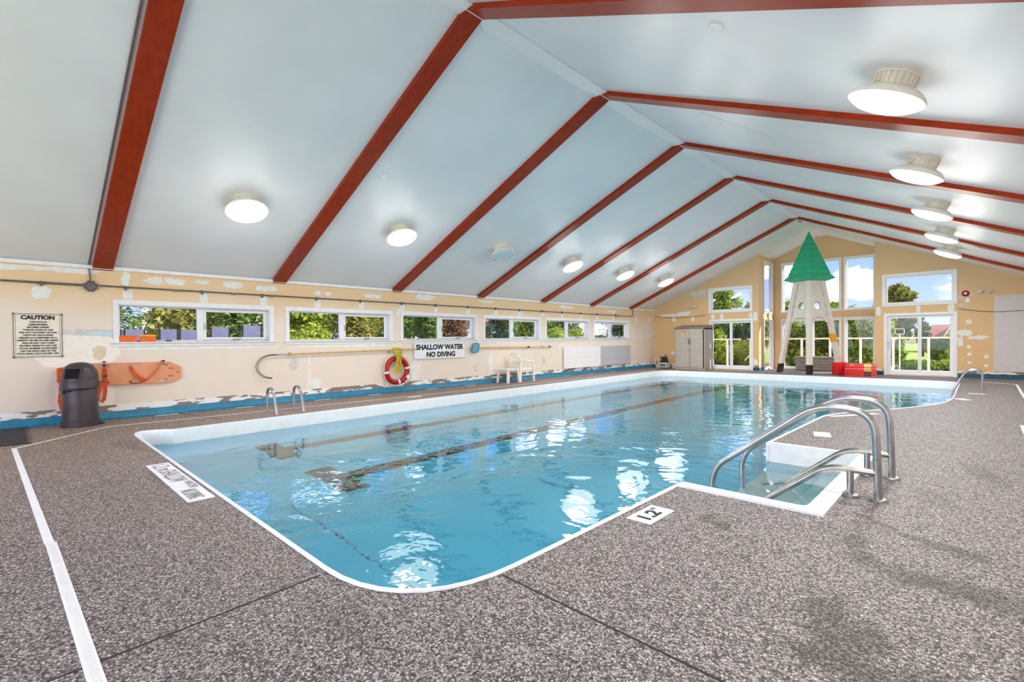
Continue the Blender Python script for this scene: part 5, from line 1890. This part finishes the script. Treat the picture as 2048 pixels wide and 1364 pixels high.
# items on the first window's ledge
bx = thing('orange_case', 'plain orange case standing on the first window ledge, left of the lidded one', 'case', (XL - 0.04, 1.385, WZ0))
MB().box(-0.045, 0.045, -0.115, 0.115, 0.0, 0.098).build('box', M_obox, bx, bevel=0.006)
MB().box(-0.04, 0.04, -0.108, 0.108, 0.098, 0.104).build('lid', M_obox, bx)
bx = thing('orange_case', 'orange case with tan lid and handle on the first window ledge', 'case', (XL - 0.04, 1.65, WZ0))
MB().box(-0.045, 0.045, -0.108, 0.108, 0.0, 0.085).build('box', M_obox, bx, bevel=0.006)
MB().box(-0.047, 0.047, -0.112, 0.112, 0.085, 0.122).build('lid', M_gold, bx, bevel=0.01)
MB().tube(rounded([(0.02, -0.04, 0.12), (0.02, -0.04, 0.142), (0.02, 0.04, 0.142), (0.02, 0.04, 0.12)], 0.015, 4), 0.007, 6).build('handle', M_alarm, bx)
bx = MB().box(-0.03, 0.03, -0.038, 0.038, 0, 0.032).build('small_box', M_conduit, loc=(XL - 0.04, 1.945, WZ0), bevel=0.005)
tag(bx, 'tiny grey box on the first window ledge', 'box')

# ================================================================= outside
gd = MB().box(-90, 90, 21.15, 160, -0.6, -0.13)
gd.box(-90, XL - 0.22, -40, 21.15, -0.6, -0.13)
gd.box(XR + 0.2, 60, -40, 21.15, -0.6, -0.13)
gd.box(XL - 0.22, XR + 0.2, -40, YN - 0.2, -0.6, -0.13)
struct(gd.build('ground', M_grass), 'lawn around the building')
struct(MB().box(-24, XL - 0.25, -12, 24, -0.13, 0.55).build('terrace_outside', M_terrace), 'raised terrace outside the left windows')
struct(MB().box(-12, 5, YB + 0.18, 23.0, -0.13, -0.03).build('path_outside', M_terrace), 'pale paved strip outside the far wall')

rl = thing('white_railing', 'white post and rail fence outside the far glass doors', 'fence', (-4.2, 22.5, -0.03))
MB().box(-6.5, 6.5, -0.03, 0.03, 1.155, 1.215).build('rail', M_rail, rl, bevel=0.004)
po = None
for k in range(13):
    x = -5.98 + 0.985 * k
    if po is None:
        po = MB().box(-0.035, 0.035, -0.035, 0.035, 0, 1.16).build('post', M_rail, rl, loc=(x, 0, 0))
    else:
        child_copy(po, (x, 0, 0))
MB().bar((-3.25, -0.045, 0.25), (-2.62, -0.045, 0.95), 0.05, 0.03).build('brace', M_rail, rl)
o = MB().box(-0.11, 0.11, -0.05, 0.05, -0.09, 0.09).build('post_box', M_dark, loc=(-7.46, 22.42, 1.21), bevel=0.006)
o['category'] = 'box'
o['label'] = 'small dark box fixed on the white railing behind the left door'
sp_ = thing('garden_sign', 'small dark framed sign on a post beyond the right glass door', 'sign', (-2.2, 23.4, -0.13))
MB().box(-0.13, 0.13, -0.02, 0.02, 1.44, 1.62).build('panel', M_dark, sp_)
b = MB()
b.box(-0.15, 0.15, -0.028, 0.0, 1.615, 1.64)
b.box(-0.15, 0.15, -0.028, 0.0, 1.42, 1.445)
b.box(-0.15, -0.125, -0.028, 0.0, 1.42, 1.64)
b.box(0.125, 0.15, -0.028, 0.0, 1.42, 1.64)
b.build('sign_frame', M_rail, sp_)
MB().box(-0.02, 0.02, -0.0, 0.03, 0.0, 1.45).build('post', M_rail, sp_)


# ---- plants
def leaf_mesh(name, pts, nrm, size, asp, m, parent, rng, shade=None):
    N_ = len(pts)
    r1 = rng.normal(size=(N_, 3))
    t1 = np.cross(nrm, r1)
    t1 /= np.linalg.norm(t1, axis=1, keepdims=True) + 1e-9
    t2 = np.cross(nrm, t1)
    s = size * rng.uniform(0.6, 1.3, size=(N_, 1))
    a = t1 * s
    c = t2 * s * asp
    v = np.empty((N_, 4, 3))
    v[:, 0] = pts - a
    v[:, 1] = pts - c
    v[:, 2] = pts + a
    v[:, 3] = pts + c
    v = v.reshape(-1, 3)
    me = bpy.data.meshes.new(name)
    me.vertices.add(4 * N_)
    me.vertices.foreach_set('co', v.astype(np.float32).ravel())
    me.loops.add(4 * N_)
    me.loops.foreach_set('vertex_index', np.arange(4 * N_, dtype=np.int32))
    me.polygons.add(N_)
    me.polygons.foreach_set('loop_start', np.arange(0, 4 * N_, 4, dtype=np.int32))
    me.update(calc_edges=True)
    at = me.attributes.new('shade', 'FLOAT', 'FACE')
    sh = rng.uniform(0, 1, N_) if shade is None else shade
    at.data.foreach_set('value', np.clip(sh, 0, 1).astype(np.float32))
    me.materials.append(m)
    o = bpy.data.objects.new(name, me)
    COL.objects.link(o)
    o.parent = parent
    o['kind'] = 'stuff'
    return o


def crown(parent, blobs, n, size, m, seed, asp=0.55):
    rng = np.random.default_rng(seed)
    C = np.array([b[0] for b in blobs], float)
    R = np.array([b[1] if isinstance(b[1], (tuple, list)) else (b[1],) * 3 for b in blobs], float)
    w = R.prod(axis=1) ** (2 / 3)
    idx = rng.choice(len(blobs), size=n, p=w / w.sum())
    d = rng.normal(size=(n, 3))
    d /= np.linalg.norm(d, axis=1, keepdims=True)
    rad = rng.uniform(0.62, 1.06, size=(n, 1))
    # clumps: lumpy radius
    lump = 0.12 * np.sin(d[:, :1] * 7 + idx[:, None]) + 0.10 * np.sin(d[:, 1:2] * 9 + 2 * idx[:, None]) + 0.1 * np.sin(d[:, 2:] * 8)
    pts = C[idx] + d * R[idx] * (rad + lump)
    nr = d * 0.7 + rng.normal(size=(n, 3)) * 0.6 + np.array([0, 0, 0.5])
    nr /= np.linalg.norm(nr, axis=1, keepdims=True)
    sh = rng.uniform(0, 0.75, n) + 0.25 * rng.random(n) ** 2 + 0.0
    return leaf_mesh('foliage', pts, nr, size, asp, m, parent, rng, sh)


def tree(name, label, loc, h, r, m, seed, n=5000, size=0.12, trunk=True, flat=0.8, group=None, base=0.3):
    t = thing(name, label, 'tree', loc, 0, group)
    rnd = random.Random(seed)
    blobs = []
    for k in range(11):
        a = rnd.uniform(0, 2 * PI)
        z = base + (1 - base) * (0.15 + 0.75 * rnd.random())
        q = (1 - abs(z - 0.6) * 1.1) * r * 0.6
        blobs.append(((q * math.cos(a), q * math.sin(a), z * h), (r * rnd.uniform(0.38, 0.6),) * 2 + (r * flat * rnd.uniform(0.35, 0.5),)))
    crown(t, blobs, n, size, m, seed)
    tr = MB()
    tr.tube([(0, 0, 0), (0.04 * r, 0, h * 0.4), (0, 0.05 * r, h * 0.85)], [0.05 * h * 0.6, 0.035 * h * 0.6, 0.012 * h], 8)
    for k in range(5):
        a = rnd.uniform(0, 2 * PI)
        tr.tube([(0, 0, h * (0.3 + 0.08 * k)), (0.6 * r * math.cos(a), 0.6 * r * math.sin(a), h * (0.5 + 0.08 * k))], [0.014 * h, 0.005 * h], 6)
    tr.build('trunk', M_bark, t, smooth=True)
    return t


def bush(label, loc, w, d, h, m, seed, n=4500, size=0.075, name='shrub', group=None, asp=0.55):
    t = thing(name, label, 'shrub', loc, 0, group)
    rnd = random.Random(seed)
    blobs = [((rnd.uniform(-0.55, 0.55) * w, rnd.uniform(-0.5, 0.5) * d, h * rnd.uniform(0.2, 0.72)), (w * rnd.uniform(0.3, 0.42), d * 0.45, h * rnd.uniform(0.22, 0.32))) for k in range(10)]
    crown(t, blobs, n, size, m, seed, asp)
    st = MB()
    for k in range(6):
        st.tube([(rnd.uniform(-0.2, 0.2) * w, 0, 0), (rnd.uniform(-0.5, 0.5) * w, rnd.uniform(-0.3, 0.3) * d, h * 0.7)], [0.025, 0.01], 6)
    st.build('stems', M_bark, t)
    return t


def fir(label, loc, h, r, m, seed, n=7000, size=0.10, group=None, base=0.05):
    t = thing('conifer', label, 'tree', loc, 0, group)
    rng = np.random.default_rng(seed)
    tiers = 15
    nb = 9
    k = rng.integers(0, tiers, n)
    bno = rng.integers(0, nb, n)
    ang = 2 * PI * (bno + 0.37 * k + 0.12 * rng.normal(size=n)) / nb
    tz = base + (0.98 - base) * (k + 0.5) / tiers
    rmax = r * (1 - tz) ** 0.5 * (0.85 + 0.3 * np.sin(bno * 2.3 + k))
    q = rng.random(n) ** 0.6
    rr = q * rmax
    z = tz * h - 0.25 * rr - 0.05 * h * q ** 2 + rng.normal(size=n) * 0.05 * (1 + rr)
    w = (rng.random(n) - 0.5) * 0.45 * (1.1 - q) * rmax
    pts = np.stack([rr * np.cos(ang) - w * np.sin(ang), rr * np.sin(ang) + w * np.cos(ang), z], 1)
    nr = np.stack([0.3 * np.cos(ang), 0.3 * np.sin(ang), np.ones(n)], 1) + rng.normal(size=(n, 3)) * 0.35
    nr /= np.linalg.norm(nr, axis=1, keepdims=True)
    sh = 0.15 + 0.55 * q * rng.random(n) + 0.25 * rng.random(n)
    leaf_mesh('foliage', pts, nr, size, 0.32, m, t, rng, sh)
    b = MB()
    b.tube([(0, 0, 0), (0, 0, h * 0.95)], [0.028 * h, 0.004 * h], 8)
    rnd = random.Random(seed)
    for kk in range(24):
        a = rnd.uniform(0, 2 * PI)
        zz_ = h * rnd.uniform(base, 0.8)
        rr_ = r * (1 - zz_ / h) ** 0.75 * 0.8
        b.tube([(0, 0, zz_), (rr_ * math.cos(a), rr_ * math.sin(a), zz_ - 0.25 * rr_)], [0.02, 0.006], 5)
    b.build('trunk', M_bark, t)
    return t


G_h = 'leafy shrubs beyond the far railing'
bush('dense leafy shrub beyond the railing behind the left door panel', (-9.2, 24.3, -0.13), 1.0, 0.9, 1.75, LF_bright, 11, group=G_h)
bush('tall dark leafy shrub behind the left glass door', (-10.0, 25.9, -0.13), 1.5, 1.0, 2.7, LF_dark, 12, 6000, 0.09)
bush('dark leafy shrub behind the feathery grass, left glass door', (-8.55, 25.9, -0.13), 1.4, 1.0, 2.6, LF_dark, 13, 6000, 0.09)
bush('tall green hedge shrub behind the left part of the bay', (-5.95, 24.6, -0.13), 1.5, 1.0, 2.75, LF_bright, 14, 6500, group=G_h)
bush('tall green hedge shrub behind the tower legs', (-4.72, 24.6, -0.13), 1.25, 1.0, 2.7, LF_mid, 15, 6500, group=G_h)
bush('glossy green hedge shrub behind the right part of the bay', (-3.5, 24.6, -0.13), 1.2, 1.0, 2.7, LF_bright, 16, 6500, group=G_h)
bush('low yellow-green shrub at the foot of the left door view', (-8.9, 23.4, -0.13), 0.9, 0.4, 0.7, LF_yellow, 17, 1800, 0.06)
bush('low light green shrub under the bay windows', (-5.2, 23.6, -0.13), 0.9, 0.5, 0.9, LF_yellow, 18, 1800, 0.06)
bush('low green planting outside the right glass door, left side', (-1.9, 24.0, -0.13), 1.0, 0.6, 0.5, LF_mid, 19, 1800, 0.06)
bush('low yellow-green planting outside the right glass door, right side', (-0.7, 24.6, -0.13), 1.3, 0.8, 0.55, LF_yellow, 20, 2400, 0.06)
# feathery ornamental grass
fg = thing('ornamental_grass', 'feathery light green grass clump behind the left glass door', 'plant', (-8.05, 23.9, -0.13))
rng = np.random.default_rng(3)
N_ = 5200
ang = rng.uniform(0, 2 * PI, N_)
q = rng.random(N_)
lean = rng.uniform(0.05, 0.62, N_)
pts = np.stack([lean * np.cos(ang) * (0.3 + q), lean * np.sin(ang) * (0.3 + q) * 0.7, 1.35 * q * (1 - 0.55 * lean) + 0.02], 1)
nr = np.stack([np.cos(ang), np.sin(ang), 0.2 * np.ones(N_)], 1)
nr /= np.linalg.norm(nr, axis=1, keepdims=True)
leaf_mesh('blades', pts, nr, 0.07, 0.12, LF_yellow, fg, rng)
for k in range(5):
    MB().tube([(0.03 * k - 0.06, 0, 0), (0.12 * k - 0.24, 0, 0.8)], [0.012, 0.004], 5).build('stalk', M_grass, fg)

tree('broadleaf_tree', 'bright green tree filling the upper left far window', (-10.75, 28.2, -0.13), 4.3, 1.3, LF_bright, 31, 7000, 0.10, base=0.25)
tree('broadleaf_tree', 'small distant tree at the right side of the upper left far window', (-10.2, 31.6, -0.13), 3.5, 0.9, LF_mid, 32, 4000, 0.10)
tree('broadleaf_tree', 'green tree top seen left of the tower through the bay', (-7.3, 28.4, -0.13), 3.35, 0.85, LF_bright, 33, 4000, 0.09)
tree('broadleaf_tree', 'green tree top seen right of the tower through the bay', (-5.0, 27.6, -0.13), 3.15, 0.75, LF_bright, 34, 4000, 0.09)
tree('broadleaf_tree', 'low tree top at the foot of the right bay window sky', (-4.75, 30.0, -0.13), 2.85, 0.7, LF_mid, 35, 3000, 0.09)
tree('broadleaf_tree', 'tall olive-brown tree beyond the upper right far window', (-3.0, 32.5, -0.13), 4.15, 0.8, LF_olive, 36, 5000, 0.11, base=0.2)
tree('broadleaf_tree', 'dark green tree behind the right glass door', (-3.65, 36.0, -0.13), 3.4, 0.95, LF_dark, 37, 5000, 0.11, base=0.1)
tree('broadleaf_tree', 'dark slim tree in front of the far house', (-2.75, 42.0, -0.13), 2.9, 0.42, LF_dark, 38, 4000, 0.11, base=0.1)
bush('rounded green shrub on the lawn right of the far trees', (-1.2, 34.0, -0.13), 1.3, 1.2, 1.5, LF_mid, 39, 4000, 0.08)
bush('small yellow-green shrub on the lawn by the right door post', (-0.65, 29.0, -0.13), 0.7, 0.7, 0.85, LF_yellow, 40, 2200, 0.07)
bush('light green shrub on the lawn at the left of the right door view', (-3.0, 29.0, -0.13), 0.7, 0.7, 1.75, LF_bright, 41, 3200, 0.08)

# distant house
hs2 = thing('distant_house', 'distant house with a red roof and white-trimmed gable beyond the lawn', 'house', (-2.2, 56.0, -0.13))
MB().box(-1.5, 3.2, -1.0, 3.0, 0, 1.25).build('walls', M_brick, hs2)
MB().hexa([(-1.9, -1.6, 1.15), (3.6, -1.6, 1.15), (3.6, 3.6, 1.15), (-1.9, 3.6, 1.15)], [(-0.9, 0.9, 2.35), (3.0, 0.9, 2.35), (3.0, 1.1, 2.35), (-0.9, 1.1, 2.35)]).build('roof', M_rooftile, hs2)
gx = 0.58
MB().add([(gx - 0.62, -1.9, 1.15), (gx + 0.62, -1.9, 1.15), (gx, -1.9, 2.42), (gx - 0.62, 0.9, 1.15), (gx + 0.62, 0.9, 1.15), (gx, 0.9, 2.42)], [(0, 1, 2), (3, 5, 4), (0, 2, 5, 3), (1, 4, 5, 2), (0, 3, 4, 1)]).build('gable', M_rooftile, hs2)
tr_ = MB()
tr_.bar((gx - 0.66, -1.97, 1.1), (gx, -1.97, 2.46), 0.10, 0.09, (0, 1, 0))
tr_.bar((gx + 0.66, -1.97, 1.1), (gx, -1.97, 2.46), 0.10, 0.09, (0, 1, 0))
tr_.bar((gx - 0.34, -1.99, 1.62), (gx + 0.34, -1.99, 1.62), 0.08, 0.09, (0, 1, 0))
tr_.bar((gx, -1.99, 1.45), (gx, -1.99, 2.3), 0.08, 0.09, (0, 1, 0))
tr_.build('gable_trim', M_gtrim, hs2)
MB().box(gx - 0.5, gx + 0.5, -1.8, -1.0, 0, 1.15).build('porch', M_brick, hs2)
hl = MB()
vs_, fs_ = [], []
for k in range(41):
    x = -70 + 3.2 * k
    hgt = 2.6 + 0.5 * math.sin(k * 0.6) + 0.3 * math.sin(k * 1.7)
    vs_ += [(x, 110, -0.2), (x, 118, hgt), (x, 150, hgt * 0.9), (x, 155, -0.2)]
for k in range(40):
    for q in range(3):
        fs_.append((k * 4 + q, k * 4 + 4 + q, k * 4 + 5 + q, k * 4 + 1 + q))
struct(hl.add(vs_, fs_).build('hill_far', M_hill, smooth=True), 'low brown-green hill on the horizon')
gch = thing('lawn_seat', 'small white garden seat far out on the lawn', 'chair', (-1.80, 36.0, -0.13))
MB().box(-0.2, 0.2, -0.2, 0.2, 0.17, 0.22).build('seat', M_plastic, gch)
MB().box(0.14, 0.2, -0.2, 0.2, 0.22, 0.42).build('backrest', M_plastic, gch)
for sx in (-0.17, 0.17):
    for sy in (-0.17, 0.17):
        MB().box(sx - 0.025, sx + 0.025, sy - 0.025, sy + 0.025, 0, 0.17).build('leg', M_plastic, gch)

# ---- outside the left windows
GC = 'terrace chairs outside the first window'
slots_ = [(1.31, 0.30, 1.475, 0, 'first'), (1.665, 0.30, 1.475, 0, 'second'), (2.195, 0.29, 1.48, 0, 'third'), (2.525, 0.29, 1.475, 0, 'fourth'), (3.085, 0.34, 1.53, 0.05, 'fifth'), (3.70, 0.36, 1.575, -0.12, 'sixth')]
for (y, w, zt2, tilt, nm) in slots_:
    c = thing('terrace_chair', 'lavender sling chair outside the first window, %s from the wall sign' % nm, 'chair', (-11.4, y, 0.55), tilt, GC)
    hb_ = zt2 - 0.55
    MB().hexa([(0.0, -w / 2 + 0.015, 0.42), (0.012, -w / 2 + 0.015, 0.42), (0.012, w / 2 - 0.015, 0.42), (0.0, w / 2 - 0.015, 0.42)], [(0.03, -w / 2 + 0.015, hb_), (0.042, -w / 2 + 0.015, hb_), (0.042, w / 2 - 0.015, hb_), (0.03, w / 2 - 0.015, hb_)]).build('backrest', M_sling, c)
    MB().box(-0.42, 0.0, -w / 2 + 0.015, w / 2 - 0.015, 0.40, 0.415).build('seat', M_sling, c)
    for s in (-1, 1):
        MB().tube([(0.0, s * w / 2, 0.0), (0.0, s * w / 2, 0.42), (0.036, s * w / 2, hb_)], 0.014, 6).build('leg', M_chairdk, c)
        MB().tube([(-0.42, s * w / 2, 0.0), (-0.42, s * w / 2, 0.41), (0.0, s * w / 2, 0.41)], 0.014, 6).build('leg', M_chairdk, c)

GL = 'conifers outside the left windows'
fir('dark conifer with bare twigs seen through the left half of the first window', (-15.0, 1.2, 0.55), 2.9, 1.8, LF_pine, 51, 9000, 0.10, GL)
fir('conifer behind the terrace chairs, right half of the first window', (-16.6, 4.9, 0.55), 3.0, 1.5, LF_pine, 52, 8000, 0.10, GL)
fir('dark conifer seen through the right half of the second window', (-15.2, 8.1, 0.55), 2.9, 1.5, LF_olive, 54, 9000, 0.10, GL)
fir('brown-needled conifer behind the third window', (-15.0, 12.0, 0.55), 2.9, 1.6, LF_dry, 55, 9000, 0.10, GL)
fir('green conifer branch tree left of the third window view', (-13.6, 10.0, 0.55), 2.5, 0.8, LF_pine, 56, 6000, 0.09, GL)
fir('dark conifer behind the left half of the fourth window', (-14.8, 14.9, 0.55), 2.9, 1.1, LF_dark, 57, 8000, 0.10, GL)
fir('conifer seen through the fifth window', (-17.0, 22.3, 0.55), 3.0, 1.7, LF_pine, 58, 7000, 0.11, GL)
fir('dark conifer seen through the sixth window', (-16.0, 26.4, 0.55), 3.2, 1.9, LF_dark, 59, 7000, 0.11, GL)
bush('light green shrub seen through the left half of the second window', (-14.6, 6.2, 0.55), 1.5, 1.0, 1.35, LF_yellow, 60, 4500, 0.075)
tree('broadleaf_tree', 'pale green tree filling the left half of the second window', (-18.6, 7.8, 0.55), 2.9, 1.7, LF_bright, 61, 7000, 0.12, base=0.1)
tree('broadleaf_tree', 'grey-green tree far behind the first window', (-21.5, 5.0, 0.55), 3.2, 2.0, LF_olive, 62, 6000, 0.13, base=0.1)
tree('broadleaf_tree', 'dark tree far behind the first window, left side', (-19.6, 0.4, 0.55), 3.2, 1.9, LF_dark, 63, 6000, 0.13, base=0.05)
bush('yellow-green shrub seen through the left half of the fifth window', (-14.5, 18.2, 0.55), 1.6, 1.0, 1.3, LF_yellow, 64, 4000, 0.08)
bush('clipped green hedge low in the sixth window', (-13.6, 20.9, 0.55), 1.8, 1.0, 0.95, LF_mid, 65, 4000, 0.08)
bush('green shrub low in the fourth window', (-13.9, 16.6, 0.55), 1.3, 1.0, 0.95, LF_mid, 66, 4000, 0.08)
tree('broadleaf_tree', 'tall green tree behind the fourth and fifth windows', (-22.5, 25.0, 0.55), 3.4, 2.4, LF_mid, 67, 6000, 0.14, base=0.1)
tree('broadleaf_tree', 'dark tree far behind the third window', (-20.0, 13.2, 0.55), 3.4, 2.4, LF_dark, 68, 6000, 0.14, base=0.05)
nh = thing('neighbour_house', 'blue-grey neighbouring house with a red eave behind the fourth window', 'house', (-21.0, 19.6, 0.55))
MB().box(-1.5, 0.0, -1.6, 1.6, 0, 1.75).build('walls', mat('blue_grey_siding', (128, 160, 172), 0.7, var=0.08), nh)
MB().hexa([(-2.0, -2.0, 1.75), (0.5, -2.0, 1.75), (0.5, 2.0, 1.75), (-2.0, 2.0, 1.75)], [(-1.4, -1.6, 2.4), (-0.2, -1.6, 2.4), (-0.2, 1.6, 2.4), (-1.4, 1.6, 2.4)]).build('roof', M_rooftile, nh)
MB().box(0.0, 0.03, -0.4, 0.4, 0.7, 1.4).build('window', M_dark, nh)
